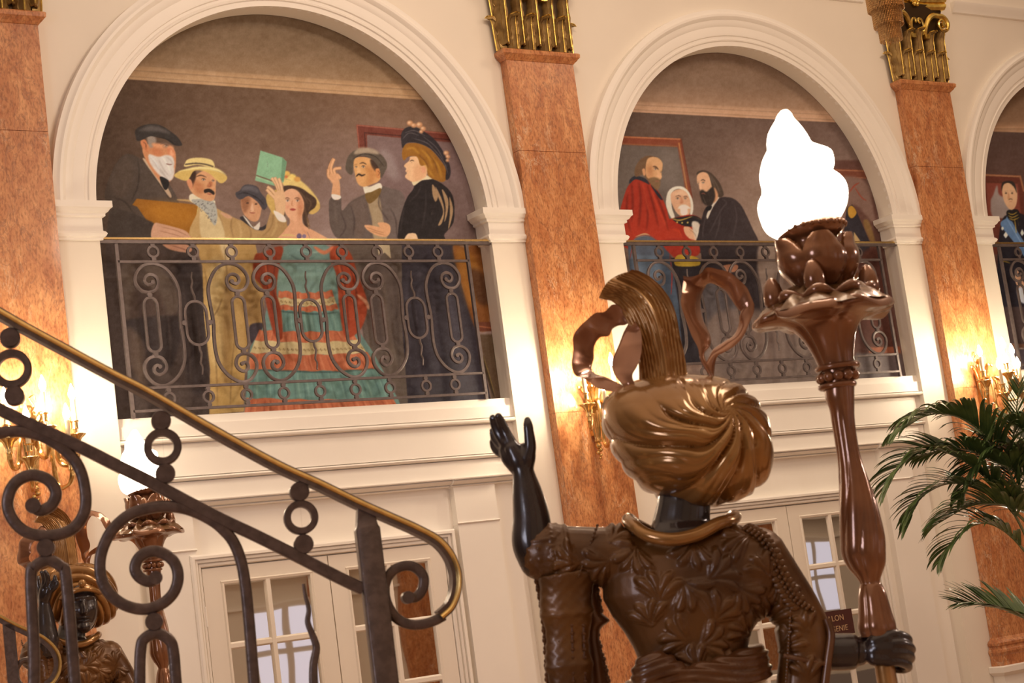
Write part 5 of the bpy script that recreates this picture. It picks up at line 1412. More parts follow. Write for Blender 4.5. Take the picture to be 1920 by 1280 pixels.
def statue(label):
    root = empty('torchere_statue', (0, 0, 0), label, 'statue', None)
    root.matrix_world = SP.M
    zf = -SP.o[2]               # floor level in local z
    TC = np.array(L(1290, 826))
    # ------------------------------------------------ body: head, neck, arms and hands as one skin
    m = MB()
    HC = TC + np.array([.0, .085, -.045])
    m.sphere(HC, 1.0, 40, 30, (.070, .082, .098)) if False else m.rings([[(HC[0] + .070 * math.cos(a) * math.cos(t), HC[1] + .084 * math.cos(a) * math.sin(t), HC[2] + .100 * math.sin(a)) for t in np.linspace(0, 2 * PI, 40, endpoint=False)] for a in np.linspace(-PI / 2 + .01, PI / 2 - .01, 26)])
    limb(m, [HC + np.array([0, .035, -.075]), HC + np.array([0, .052, -.082])], [.034, .026])          # jaw and chin
    limb(m, [L(1284, 905, .02), L(1282, 945, .0), L(1278, 985, 0), L(1280, 1020, 0)], [.058, .054, .060, .075])
    sect(m, [(L(1300, y), a, b) for y, a, b in ((1015, .09, .06), (1050, .13, .075), (1120, .12, .07), (1200, .085, .06), (1260, .08, .06))])
    # raised arm
    limb(m, [L(1180, 1045), L(1100, 1045), L(1015, 1040)], [.05, .045, .042])
    limb(m, [L(1010, 1050), L(999, 1015), L(996, 968), L(989, 925), L(983, 893), L(980, 878)], [.040, .0425, .0375, .031, .0235, .0215])
    # palm
    limb(m, [L(979, 880), L(972, 862), L(962, 842)], [.020, .022, .018])
    limb(m, [L(986, 872, -.004), L(990, 852, -.006), L(984, 840, 0)], [.017, .016, .012])
    limb(m, [L(970, 876, .004), L(956, 858, .010), L(948, 845, .014)], [.017, .018, .014])
    limb(m, [L(972, 858, .002), L(956, 836, .004), L(950, 830, .004)], [.018, .014, .012])
    for pts, r in (([L(960, 834, 0), L(948, 810, .004), L(940, 792, .0), L(934.5, 780, -.006)], [.0130, .0112, .0100, .0078]),
                   ([L(951, 836, .008), L(936, 814, .014), L(928, 796, .012), L(924, 783, .006)], [.0125, .0112, .0100, .0078]),
                   ([L(947, 842, .018), L(934, 828, .034), L(927, 818, .040), L(923.5, 808, .040)], [.0115, .0105, .0095, .0075]),
                   ([L(947, 852, .022), L(934, 846, .036), L(927, 838, .044), L(923, 828, .046)], [.0110, .0098, .0088, .007]),
                   ([L(988, 860, -.008), L(994, 838, -.010), L(992, 812, -.012), L(990, 797, -.012), L(989, 787, -.010)], [.0155, .0130, .0112, .0105, .0075])):
        limb(m, pts, r, 4, 12)
    # lowered arm that grips the shaft
    limb(m, [L(1420, 1060), L(1462, 1110), L(1490, 1165), L(1530, 1222)], [.034, .032, .032, .035])
    limb(m, [L(1530, 1222), L(1570, 1222), L(1600, 1221), L(1606, 1221)], [.036, .037, .0355, .030])
    limb(m, [L(1600, 1220), L(1622, 1220, -.004), L(1640, 1220, -.018)], [.024, .021, .022])
    limb(m, [L(1640, 1203, -.022), L(1662, 1196, -.028)], [.017, .013])
    limb(m, [L(1640, 1232, -.022), L(1664, 1236, -.026)], [.018, .012])
    limb(m, [L(1645, 1215, -.024), L(1668, 1214, -.029)], [.018, .013])
    for ky, off, sx in ((1190, -.026, 0), (1207, -.030, 6), (1223, -.029, 5), (1240, -.024, 0)):
        limb(m, [L(1662 + sx, ky, off), L(1682 + sx, ky - 1, off - .002), L(1699 + sx, ky + 5, -.010), L(1703 + sx, ky + 11, .010), L(1692 + sx, ky + 15, .027), L(1672, ky + 14, .030)], [.0108, .0100, .0096, .0090, .0085, .0075], 4, 12)
    limb(m, [L(1618, 1208, .002), L(1640, 1186, .016), L(1664, 1180, .026), L(1682, 1186, .026)], [.016, .0125, .011, .008], 4, 12)
    def sc_body(c, n):
        d = c - HC
        f = (d[:, 1] > 0)
        x, y, z = d[:, 0], d[:, 1], d[:, 2]
        dy = np.zeros(len(c))
        dy += .018 * G(x, .010) * G(z + .012, .028) * (z < .02)            # nose
        dy += .010 * G(x, .016) * G(z + .030, .010)
        dy -= .013 * (G(x - .027, .017) + G(x + .027, .017)) * G(z - .012, .013)   # sockets
        dy += .006 * (G(x - .027, .012) + G(x + .027, .012)) * G(z - .010, .008)   # eyeballs
        dy += .005 * (G(x - .026, .02) + G(x + .026, .02)) * G(z - .032, .007)     # brows
        dy += .009 * G(x, .020) * G(z + .049, .005) + .010 * G(x, .018) * G(z + .061, .0055)   # lips
        dy -= .004 * G(x, .022) * G(z + .055, .0025)
        dy += .008 * G(x, .018) * G(z + .086, .012) + .005 * (G(x - .04, .02) + G(x + .04, .02)) * G(z + .02, .02)
        c = c.copy(); c[:, 1] += dy * f * (np.abs(x) < .08) * (np.abs(z) < .13)
        return c
    body = fuse('body', m, .0027, M['black'], root, sc_body, 5)
    # ------------------------------------------------ tunic
    m = MB()
    rows = [(1000, 1200, 1395, .055), (1012, 1160, 1428, .072), (1035, 1135, 1458, .088), (1065, 1128, 1478, .098), (1100, 1130, 1480, .10), (1135, 1148, 1462, .098), (1170, 1172, 1430, .092), (1200, 1188, 1408, .086), (1235, 1202, 1400, .084), (1270, 1204, 1410, .09), (1300, 1198, 1424, .098)]
    sect(m, [(L((a + b) / 2, y), (b - a) / 2 * PXM, d) for y, a, b, d in rows], 40)
    limb(m, [L(1180, 1045), L(1120, 1042), L(1060, 1040), L(1022, 1036)], [.062, .058, .058, .052], 5, 24)
    limb(m, [L(1060, 1036), L(1028, 1026), L(1018, 1040), L(1030, 1056)], [.052, .050, .050, .045], 5, 24)
    limb(m, [L(1420, 1045), L(1458, 1090), L(1490, 1140), L(1510, 1185)], [.062, .052, .050, .052], 5, 24)
    limb(m, [L(1500, 1160), L(1510, 1200), L(1506, 1250), L(1500, 1310), L(1498, 1380)], [.050, .052, .050, .050, .052], 5, 24)
    stamps = []
    for x, y, al, R in ((1062, 1052, 160, 34), (1120, 1062, 200, 34), (1158, 1005, 30, 30), (1185, 1050, 250, 36), (1232, 1100, 80, 40), (1290, 1040, 250, 38), (1345, 1075, 20, 42), (1372, 1010, 180, 40), (1290, 1112, 300, 40), (1212, 1150, 100, 34),
                        (1340, 1140, 60, 40), (1262, 1190, 150, 38), (1390, 1120, 300, 36), (1425, 1060, 110, 36), (1330, 1200, 10, 36), (1440, 1150, 70, 36), (1385, 1175, 130, 32), (1462, 1110, 290, 30), (1500, 1165, 110, 26), (1470, 1200, 60, 34), (1505, 1250, 90, 30), (1290, 1235, 120, 34), (1360, 1245, 40, 32)):
        p = L(x, y); stamps.append((p[0], p[2], math.radians(al), R * PXM))
    q1, q2, q3 = L(1075, 1040), L(1000, 1010), L(1000, 1070)
    def sc_tunic(c, n):
        c = leafy(c, n, stamps, .0085)
        # bands of braid on the raised sleeve
        x = c[:, 0]; z = c[:, 2]
        on = (x < q1[0]) & (z > q3[2] - .06)
        h = .0035 * (G(x - q1[0] + .010, .004) + G(x - q1[0] + .040, .003) * (.6 + .4 * np.sin(z * 700)))
        h += .003 * G(z - q2[2] + .006, .0035) * (x < q1[0] - .03)
        h += .0022 * np.maximum(0, np.sin(z * 260)) * np.maximum(0, np.sin(x * 300)) * (x < q1[0] - .012)
        return c + n * (h * on)[:, None]
    tunic = fuse('tunic', m, .0027, M['tunic'], root, sc_tunic, 12)
    # floral braid on the shoulder seam, cuff rims and beads
    m = MB()
    seam = catmull([L(1395, 992, -.045), L(1425, 1010, -.052), L(1448, 1045, -.062), L(1468, 1090, -.058), L(1490, 1125, -.052), L(1520, 1146, -.045)], 8)
    for i, p in enumerate(seam):
        s_ = 1 if i % 2 else -1
        if i < len(seam) - 6:
            m.sphere(p + np.array([s_ * .008, .0, s_ * .006]), .0095, 8, 6, (1.2, .5, .8))
        m.sphere(p + np.array([-.004 * s_, -.004, .004]), .005, 8, 5)
    m.build('shoulder_braid', M['tunic'], tunic)
    for a, b, cnt in ((L(1483, 1135, -.05), L(1472, 1300, -.05), 26), (L(1120, 985, -.05), L(1085, 1080, -.055), 14)):
        m = MB(); m.tube([a, b], .0016, 6)
        for i in range(cnt):
            t = i / (cnt - 1); m.sphere(np.array(a) * (1 - t) + np.array(b) * t, .0032, 6, 4)
        m.build('bead_row', M['tunic'], tunic)
    m = MB()
    m.tube(catmull([L(1550, 1160, -.035), L(1558, 1190, -.038), L(1552, 1240, -.04), L(1545, 1300, -.04), L(1540, 1380, -.04)], 6), .0085, 10)
    m.tube(catmull([L(1470, 1228, -.045), L(1505, 1236, -.054), L(1548, 1244, -.042)], 6), .005, 8)
    m.build('sleeve_hem', M['carved'], tunic)
    # sash and skirt
    m = MB()
    c0 = L(1302, 1262)
    for dz, r in ((0, .024), (-.028, .026)):
        m.tube([(c0[0] + .128 * math.cos(t), .095 * math.sin(t), c0[2] + dz + .018 * math.cos(t)) for t in np.linspace(0, 2 * PI, 48, endpoint=False)], r, 14, closed=True)
    limb(m, [L(1222, 1290, -.08), L(1218, 1262, -.085), L(1240, 1250, -.095), L(1275, 1262, -.10)], [.034, .036, .030, .02], 5, 18)
    limb(m, [L(1225, 1262, -.085), L(1215, 1300, -.085), L(1212, 1400, -.08)], [.030, .032, .034], 5, 18)
    def sc_sash(c, n):
        return c + n * (.0022 * np.sin(c[:, 2] * 420 + 5 * np.sin(c[:, 0] * 22)))[:, None]
    fuse('sash', m, .004, M['carved'], root, sc_sash, 6)
    m = MB(); R = []
    zs = np.linspace(L(1302, 1285)[2], zf + .36, 30)
    for i, z in enumerate(zs):
        t = i / 29
        R.append([(c0[0] + (.115 + .13 * t) * (1 + .05 * math.cos(11 * a) * t) * math.cos(a), (.095 + .11 * t) * (1 + .05 * math.cos(11 * a) * t) * math.sin(a), z) for a in np.linspace(0, 2 * PI, 88, endpoint=False)])
    m.rings(R); m.build('skirt', M['tunic'], root)
    m = MB(); m.box(c0[0] - .26, c0[0] + .46, -.25, .25, zf, zf + .30); m.box(c0[0] - .28, c0[0] + .48, -.27, .27, zf + .30, zf + .36); m.box(c0[0] - .28, c0[0] + .48, -.27, .27, zf, zf + .06)
    m.build('plinth', M['carved'], root, smooth=False)
    # hanging sleeve of the raised arm
    m = MB()
    rows = [(1075, 1008, 1118, .046), (1110, 1014, 1112, .036), (1160, 1020, 1106, .028), (1220, 1026, 1104, .024), (1300, 1030, 1110, .022), (1400, 1040, 1122, .022), (1500, 1050, 1136, .022)]
    sect(m, [(L((a + b) / 2, y, -.012), (b - a) / 2 * PXM, d) for y, a, b, d in rows], 30)
    s0_ = L(1020, 1100)[2]
    def sc_hang(c, n):
        h = .0035 * np.maximum(0, np.sin(c[:, 2] * 62)) ** 10 + .0008 * np.sin(c[:, 2] * 300) * np.sin(c[:, 0] * 260) + .005 * np.sin(c[:, 2] * 31 + 9 * c[:, 0]) ** 2
        return c + n * h[:, None]
    hs = fuse('hanging_sleeve', m, .004, M['tunic'], root, sc_hang, 4)
    m = MB()
    rows = [(1080, 1080, 1122, .02), (1110, 1092, 1120, .022), (1150, 1096, 1128, .024), (1166, 1098, 1146, .024), (1180, 1098, 1126, .02), (1200, 1100, 1124, .02), (1240, 1104, 1132, .022), (1290, 1108, 1142, .022), (1400, 1120, 1160, .022), (1480, 1130, 1170, .022)]
    sect(m, [(L((a + b) / 2, y, .03), (b - a) / 2 * PXM, d) for y, a, b, d in rows], 24)
    fuse('sleeve_lining', m, .004, M['carved'], hs, None, 3)
    m = MB()
    for pts, cnt in (([(1006, 1085), (1016, 1140), (1022, 1200), (1027, 1290)], 30), ([(1118, 1100), (1126, 1150), (1120, 1190), (1134, 1250), (1144, 1300)], 30)):
        pp = catmull([L(x, y, -.005 if pts[0][0] < 1050 else .025) for x, y in pts], 30 // (len(pts) - 1) + 1)
        m = MB(); m.tube(pp, .003, 6)
        for i, p in enumerate(pp): m.sphere(p, .0055 + .0015 * math.sin(i * 2.1), 7, 5)
        m.build('bead_row', M['carved'], hs)
    for x, o1 in ((1070, -.041), (1092, -.035), (1046, -.035)):
        m = MB(); m.tube([L(x, 1110, o1), L(x + 6, 1290, o1 + .006)], .002, 6)
        for k in range(12): m.sphere(L(x + .5 * k, 1112 + 15 * k, o1 + .0005 * k), .0042, 7, 5)
        m.build('bead_row', M['carved'], hs)
    # collar roll
    m = MB()
    back = [L(1180, 978, -.02), L(1192, 988, -.055), L(1215, 1003, -.082), L(1258, 1011, -.098), L(1305, 1002, -.09), L(1345, 982, -.068), L(1372, 974, -.03)]
    front = [L(1376, 968, .02), L(1350, 985, .075), L(1300, 1010, .10), L(1240, 1005, .10), L(1195, 985, .065), L(1180, 974, .02)]
    m.tube(catmull(back + front, 6, True), .0135, 14, closed=True)
    m.build('collar', M['turban'], root)
    # ------------------------------------------------ turban
    out_px = [(1447, 850), (1441, 885), (1422, 915), (1380, 936), (1330, 948), (1285, 947), (1245, 938), (1212, 918), (1185, 893), (1160, 862), (1143, 830), (1131, 795), (1128, 762), (1138, 742), (1165, 724), (1200, 713), (1250, 706), (1300, 704), (1345, 708), (1385, 724), (1415, 752), (1436, 790), (1446, 822)]
    op = np.array([L(*p) for p in out_px])
    ang = np.arctan2(op[:, 2] - TC[2], op[:, 0] - TC[0]); rad = np.hypot(op[:, 0] - TC[0], op[:, 2] - TC[2])
    o_ = np.argsort(ang); ang, rad = ang[o_], rad[o_]
    NA, NR = 300, 190
    th = np.linspace(-PI, PI, NA, endpoint=False)
    rho = np.interp(th, np.r_[ang[-1] - 2 * PI, ang, ang[0] + 2 * PI], np.r_[rad[-1], rad, rad[0]])
    k_ = np.ones(9) / 9; rho = np.convolve(np.r_[rho[-4:], rho, rho[:4]], k_, 'valid')
    be = np.linspace(-PI / 2 + .004, PI / 2 - .004, NR)
    B_, T_ = np.meshgrid(be, th, indexing='ij')
    rr = rho[None, :] * np.cos(B_)
    X = TC[0] + rr * np.cos(T_); Z = TC[2] + rr * np.sin(T_)
    Yb = np.where(B_ < 0, .165, .128)
    Y = Yb * np.sin(B_)
    K = np.array(L(1352, 784))
    dx, dz = X - K[0], Z - K[2]
    r_ = np.hypot(dx, dz) + 1e-4; ta = np.arctan2(-dz, dx); ta = ta + .28 * np.sin(ta - .9)
    warp = .25 * np.sin(3 * ta + 1) + .18 * np.sin(7 * ta + 2 + 9 * r_)
    ph = 11 * (ta - .66 * np.log(r_ / .05)) + warp * 2.2
    hb = np.abs(np.sin(ph / 2)) ** .6 + .16 * np.abs(np.sin(ph * 1.5 + 3 * warp)) - .7
    calm = np.clip((dz - .002) / .04, 0, 1) * np.clip((.055 - dx) / .05, 0, 1)
    hb = hb * (1 - .85 * calm)
    hb = hb * np.clip(r_ / .085, .12, 1) * np.clip(1.25 - .0 * r_, 0, 1)
    # front: folds sweeping round the face
    F_ = np.array([HC[0], HC[2]])
    d2 = np.hypot((X - F_[0]) * 1.0, (Z - F_[1] + .05) * .8)
    ph2 = d2 * 210 + 1.2 * np.sin(np.arctan2(Z - F_[1], X - F_[0]) * 2)
    hf = np.abs(np.sin(ph2 / 2)) ** .6 - .6
    wgt = np.clip(.5 + B_ * 3, 0, 1)
    h = hb * (1 - wgt) + hf * wgt
    nx, ny, nz = np.cos(B_) * np.cos(T_), np.sin(B_), np.cos(B_) * np.sin(T_)
    A_ = .0185
    fade = np.clip(1.15 - .55 * np.abs(np.cos(B_)) ** 6, .3, 1)
    X = X + nx * h * A_ * fade; Y = Y + ny * h * A_ * 1.2; Z = Z + nz * h * A_ * fade
    m = MB()
    m.rings([[(X[i, j], Y[i, j], Z[i, j]) for j in range(NA)] for i in range(NR)])
    tb = m.build('turban', M['turban'], root, angle=80)
    # jewel band over the forehead
    m = MB(); m.tube([(HC[0] + .078 * math.sin(t), HC[1] + .005 + .082 * math.cos(t), HC[2] + .052 + .012 * math.cos(t * 2)) for t in np.linspace(-1.5, 1.5, 20)], .011, 10)
    m.sphere((HC[0], HC[1] + .10, HC[2] + .085), .016, 12, 8)
    m.build('forehead_band', M['turban'], tb)
    # ------------------------------------------------ plume
    def cz(x, y): return (x / 5.3333 + 1060, y / 5.3333 + 500)
    Lb = [cz(*p) for p in [(740, 1160), (735, 1000), (715, 820), (650, 620), (560, 440), (470, 345), (395, 325), (335, 310)]]
    Rb = [cz(*p) for p in [(1230, 1110), (1195, 900), (1150, 700), (1105, 470), (1030, 300), (900, 150), (760, 65), (640, 42)]]
    Lc = catmull(Lb, 7); Rc = catmull(Rb, 7)
    S, U = len(Lc), 61
    def plume_pt(i, j):
        s, u = i / (S - 1), j / (U - 1)
        p = Lc[i] * (1 - u) + Rc[i] * u
        # rounded top edge between the tip and the crown
        bul = math.sin(u * PI)
        endp = np.array(cz(430, 120)) - (np.array(Lc[-1]) + np.array(Rc[-1])) / 2
        p = p + endp * bul * max(0, (s - .78) / .22) ** 1.5 * .75
        off = -.022 * bul - .045 * s * s * (1 - u) - .01 + .05 * s
        rib = G(u - .58, .05)
        stri = abs(math.sin(abs(u - .58) * PI * 15 - s * 5.5 + .5 * math.sin(7 * s + 9 * u))) ** .7
        off -= .010 * rib * (1 - s * .6) + -.0046 * stri * (1 - rib) + .006 * math.sin(u * PI * 4 + s * 3) * s
        return p, off
    m = MB(); R = []
    for i in range(S):
        fr = []; bk = []
        for j in range(U):
            p, off = plume_pt(i, j)
            e = math.sin(j / (U - 1) * PI) ** .4
            fr.append(L(p[0], p[1], off)); q = L(p[0], p[1], 0)
            bk.append((q[0], -off * .6 + .006 + .014 * e * (1 - .5 * i / S) if i < S - 1 else off + .004, q[2]))
        R.append(fr + bk[::-1])
    m.rings(R); m.build('plume', M['plume'], tb, angle=70)
    # ------------------------------------------------ ribbon loops
    def strip(m, A, B, T, offA, offB, th_=.0045, bow=.012, k=6, C=8):
        A = catmull([T(*p) for p in A], k); B = catmull([T(*p) for p in B], k)
        n = len(A); R = []
        oa = np.interp(np.linspace(0, 1, n), np.linspace(0, 1, len(offA)), offA); ob = np.interp(np.linspace(0, 1, n), np.linspace(0, 1, len(offB)), offB)
        for i in range(n):
            f = []; g = []
            ruf = .0016 * math.sin(i * .35)
            for j in range(C + 1):
                u = j / C
                p = A[i] * (1 - u) + B[i] * u
                o1 = oa[i] * (1 - u) + ob[i] * u + bow * math.sin(u * PI) + ruf * (1 - 2 * u)
                f.append(L(p[0], p[1], o1 - th_ / 2 * (math.sin(u * PI) ** .5 + .3))); g.append(L(p[0], p[1], o1 + th_ / 2 * (math.sin(u * PI) ** .5 + .3)))
            R.append(f + g[::-1])
        m.rings(R)
    m = MB()
    strip(m, [(560, 1250), (430, 1245), (310, 1205), (190, 1120), (95, 1080), (62, 970), (80, 830), (78, 700), (130, 610), (210, 535), (300, 462), (390, 450), (480, 375), (590, 430), (690, 530)],
             [(640, 1235), (560, 1175), (470, 1130), (390, 1095), (300, 1065), (262, 1015), (285, 920), (288, 800), (345, 708), (435, 690), (470, 625), (530, 590), (585, 585), (620, 570), (660, 560)], cz,
          [-.05, -.05, -.05, -.05, -.04, -.03, -.02, -.02, -.01, 0, 0, 0, 0, .0, .01], [-.045, -.04, -.03, -.02, 0, .01, .02, .02, .02, .02, .02, .02, .015, .01, .01], bow=.004)
    strip(m, [(640, 555), (585, 650), (530, 790), (468, 930), (470, 1010), (500, 1090), (560, 1170), (640, 1240)],
             [(700, 545), (752, 640), (765, 760), (755, 880), (720, 990), (672, 1080), (690, 1160), (735, 1225)], cz,
          [.01, .0, -.01, -.015, -.02, -.03, -.045, -.05], [.0, -.03, -.045, -.05, -.055, -.055, -.055, -.05], bow=.006)
    m.build('ribbon_loop', M['ribbon'], tb, angle=60)
    def cy(x, y): return (x / 4.268 + 1160, y / 4.268 + 430)
    m = MB()
    strip(m, [(515, 372), (580, 378), (650, 355), (705, 305), (790, 318), (890, 345), (965, 405), (1025, 465), (1060, 540), (1085, 600)],
             [(530, 450), (600, 470), (680, 455), (730, 430), (790, 450), (850, 490), (900, 560), (940, 620), (965, 650), (985, 660)], cy,
          [-.02, -.025, -.03, -.03, -.025, -.02, -.02, -.015, -.01, -.01], [.0, .0, .005, .01, .01, .01, .01, .01, .005, .0], bow=-.003)
    strip(m, [(1085, 590), (1082, 660), (1045, 750), (1000, 850), (930, 930), (840, 985), (795, 1010), (772, 1080), (765, 1190)],
             [(985, 640), (965, 700), (958, 770), (915, 850), (830, 905), (760, 955), (725, 1010), (700, 1090), (735, 1180)], cy,
          [-.01, -.012, -.015, -.02, -.025, -.03, -.03, -.03, -.03], [.0, .0, .0, -.005, -.01, -.02, -.03, -.04, -.04], bow=-.003)
    strip(m, [(520, 400), (508, 500), (498, 590), (530, 700), (580, 840), (635, 950), (655, 1050), (735, 1190)],
             [(700, 450), (665, 520), (655, 610), (675, 720), (735, 850), (735, 930), (690, 1010), (760, 1180)], cy,
          [-.02, -.045, -.05, -.05, -.05, -.05, -.05, -.045], [.02, .01, .0, -.005, -.01, -.02, -.035, -.04], bow=-.005)
    m.build('ribbon_loop', M['ribbon'], tb, angle=60)
    # ------------------------------------------------ torch
    def pxl(rows, n=48, carve=None, sq=1.0):
        R = []
        P_ = catmull([(y, a, b) for y, a, b in rows], 5)
        for i, (y, a, b) in enumerate(P_):
            c = L((a + b) / 2, y); r = (b - a) / 2 * PXM
            R.append([(c[0] + r * (1 + (carve(t, y) if carve else 0)) * math.cos(t), r * (1 + (carve(t, y) if carve else 0)) * math.sin(t), c[2]) for t in np.linspace(0, 2 * PI, n, endpoint=False)])
        m = MB(); m.rings(R); return m
    DC = np.array(L(1545, 588))
    cax = np.array(L(1570, 690)); hh = DC[2] - cax[2]
    def petal(t):      # 0 at a groove, 1 over a petal
        return 1 - abs(math.cos(2.5 * t + .35)) ** 18
    prof_ = [(0.0, .0355), (.12, .0375), (.25, .041), (.40, .046), (.55, .053), (.68, .061), (.78, .070), (.85, .084), (.89, .102), (.92, .121), (.945, .135), (.985, .1415), (1.05, .1405), (1.11, .134), (1.15, .120)]
    R = []
    for zt_, r_0 in prof_:
        row = []
        for t in np.linspace(0, 2 * PI, 160, endpoint=False):
            g = petal(t); far = (r_0 / .14)
            r2 = r_0 * (1 - .085 * (1 - g) - .07 * (1 - g ** .5) * far ** 2 + .045 * abs(math.sin(2.5 * t + .35)) * far ** 3)
            z2 = cax[2] + hh * zt_ - .010 * abs(math.sin(2.5 * t + .35)) ** 2 * far ** 6 + .004 * math.sin(9 * t) * far ** 6
            fx = zt_
            row.append((cax[0] * (1 - fx) + DC[0] * fx + r2 * math.cos(t), r2 * math.sin(t), z2))
        R.append(row)
    m = MB(); m.rings(R)
    torch = m.build('torch', M['torch'], root, angle=60)
    # craggy leaf mass that fills the dish
    m = MB(); R = []
    for rr_, zz in ((.137, .004), (.130, .010), (.120, .018), (.105, .024), (.088, .034), (.070, .044), (.050, .052), (.02, .056)):
        row = []
        for t in np.linspace(0, 2 * PI, 160, endpoint=False):
            crag = .5 + .5 * math.sin(8 * t + 22 * rr_ + 2 * math.sin(3 * t)); c2_ = math.sin(21 * t - 60 * rr_)
            e_ = math.sin(min(1, rr_ / .138) * PI) + .25
            row.append((DC[0] + rr_ * (1 + .04 * crag) * math.cos(t), rr_ * (1 + .04 * crag) * math.sin(t), DC[2] + zz + (.011 * crag ** 2 + .0030 * c2_) * e_ - .002))
        R.append(row)
    m.rings(R); m.build('dish_leaves', M['leafmass'], torch, angle=70)
    m = MB()
    cr = random.Random(4)
    for k in range(9):
        a = k * 2 * PI / 9 + .3
        c = DC + np.array([.085 * math.cos(a), .085 * math.sin(a), .030])
        m.tube(catmull([c + np.array([-.03 * math.sin(a), .03 * math.cos(a), 0]), c + np.array([.018 * math.cos(a), .018 * math.sin(a), .008]), c + np.array([.034 * math.sin(a), -.034 * math.cos(a), -.004])], 5), [.004, .006, .009, .011, .012, .012, .011, .010, .008, .006, .004], 8)
    for x, y, o1 in ((1526, 510, -.075), (1628, 520, -.01), (1450, 545, -.01), (1500, 500, .08), (1590, 495, .07)):
        c = np.array(L(x, y + 8, o1))
        m.lathe([(.012, -.03), (.021, -.018), (.0215, 0), (.017, .018), (.010, .031), (.003, .036)], c, 16)
    m.build('bud_ornament', M['torch'], torch, angle=60)
    # cup with upright leaves
    m = pxl([(545, 1512, 1582), (520, 1498, 1590), (495, 1484, 1584), (470, 1478, 1576), (452, 1475, 1570), (444, 1463, 1578), (436, 1455, 1584), (428, 1452, 1587), (420, 1458, 1582)], 60, lambda t, y: .015 * math.sin(14 * t) if y > 440 else .006 * math.sin(30 * t))
    cup = m.build('cup', M['torch'], torch, angle=60)
    m = MB()
    for k in range(5):
        a = -PI / 2 + .12 + k * PI * .4
        R = []
        for i in range(15):
            s = i / 14
            base = np.array(L(1546 - s * 26, 540 - 92 * s)); out = .052 + .030 * math.sin(s * PI * .85) + .006 * s
            w = .048 * math.sin(PI * (.14 + .78 * s)) ** .7
            f = []; g = []
            for j in range(9):
                u = -1 + j / 4
                aa = a + u * w / .07
                oo = out - .012 * abs(u) ** 2 + .0022 * abs(math.sin(u * 7 + s * 2.5)) + .012 * max(0, s - .8) / .2
                f.append((base[0] + oo * math.cos(aa), oo * math.sin(aa), base[2])); g.append((base[0] + (oo - .007) * math.cos(aa), (oo - .007) * math.sin(aa), base[2]))
            R.append(f + g[::-1])
        m.rings(R)
    m.build('cup_leaf', M['torch'], cup, angle=60)
    m = MB()
    for k in range(26):
        a = 2 * PI * k / 26; c = L(1520, 429)
        m.sphere((c[0] + .070 * math.cos(a), .070 * math.sin(a), c[2]), .0058, 8, 5)
    m.build('bead_ring', M['torch'], cup)
    m = MB()
    for y, w in ((688, 37), (723, 31)):
        c = L(1570, y); m.tube([(c[0] + w * PXM * math.cos(t), w * PXM * math.sin(t), c[2]) for t in np.linspace(0, 2 * PI, 40, endpoint=False)], .0062, 10, closed=True)
    for k in range(11):
        a = 2 * PI * k / 11; c = L(1571, 706); m.sphere((c[0] + .034 * math.cos(a), .034 * math.sin(a), c[2]), .0115, 10, 7)
    c = L(1571, 706); m.lathe([(.03, -.02), (.03, .02)], c, 24)
    m.build('bead_collar', M['torch'], torch)
    fl = lambda t, y: (.10 * abs(math.sin(3.5 * t + (y - 780) * .012 + .5 * math.sin(y * .02))) ** .6 - .06) * min(1, max(0, (y - 760) / 30))
    m = pxl([(722, 1545, 1602), (745, 1548, 1602), (765, 1555, 1602), (785, 1559, 1602), (820, 1565, 1606), (860, 1571, 1614), (890, 1573, 1624), (911, 1574, 1631), (945, 1574, 1642), (975, 1575, 1650), (1010, 1577, 1658), (1036, 1580, 1660), (1060, 1592, 1660), (1078, 1606, 1654), (1090, 1613, 1650), (1097, 1613, 1652)], 96, fl)
    m.build('upper_shaft', M['torch'], torch, angle=70)
    m = pxl([(1092, 1612, 1650), (1100, 1610, 1656), (1125, 1610, 1664), (1150, 1610, 1671), (1172, 1609, 1678), (1190, 1615, 1680)], 96, lambda t, y: .13 * abs(math.sin(3 * t + .4)) ** .5 * min(1, max(0, (y - 1096) / 18)) - .07)
    m.build('grip_block', M['torch'], torch, angle=70)
    m = pxl([(1185, 1632, 1670), (1220, 1638, 1674), (1260, 1642, 1679), (1400, 1666, 1704)], 40)
    c = L(1685, 1400); m.lathe([(.02, 0), (.02, zf + .36 - c[2])], c, 24)
    m.build('lower_pole', M['plume'], torch, angle=70)
    # flame shade: left and right outlines, a helix between them
    rows = [(207, 1464, 1477), (214, 1457, 1484), (224, 1452, 1489), (236, 1444, 1499), (248, 1438, 1508), (262, 1436, 1517), (274, 1437, 1524), (284, 1432, 1542), (294, 1427, 1560), (306, 1424, 1565), (318, 1422, 1566), (330, 1423, 1564), (342, 1426, 1578), (354, 1426, 1587), (366, 1420, 1591), (378, 1418, 1592), (392, 1421, 1590), (404, 1425, 1585), (416, 1430, 1578), (428, 1440, 1570), (438, 1456, 1562)]
    P_ = catmull(rows, 4); R = []
    for y, a, b in P_:
        ax = 1472 + (y - 207) * .205
        f_ = max(0, 1 - abs(y - 300) / 110)
        c = L(ax, y); rr1, rl1 = max(.003, (b - ax) * PXM), max(.003, (ax - a) * PXM)
        tilt = .10
        R.append([(c[0] + ((1 + math.cos(t)) / 2 * rr1 + (1 - math.cos(t)) / 2 * rl1) * math.cos(t), ((1 + math.cos(t)) / 2 * rr1 + (1 - math.cos(t)) / 2 * rl1) * (1 + .05 * math.sin(y * .09 + t)) * math.sin(t), c[2]) for t in np.linspace(0, 2 * PI, 48, endpoint=False)])
    m = MB(); m.rings(R)
    m.build('flame_shade', M['shade'], torch, angle=80)
    return root, TC
st1, TC_ = statue('large turbaned statue seen from behind, one hand raised, holding the lit flame torch')
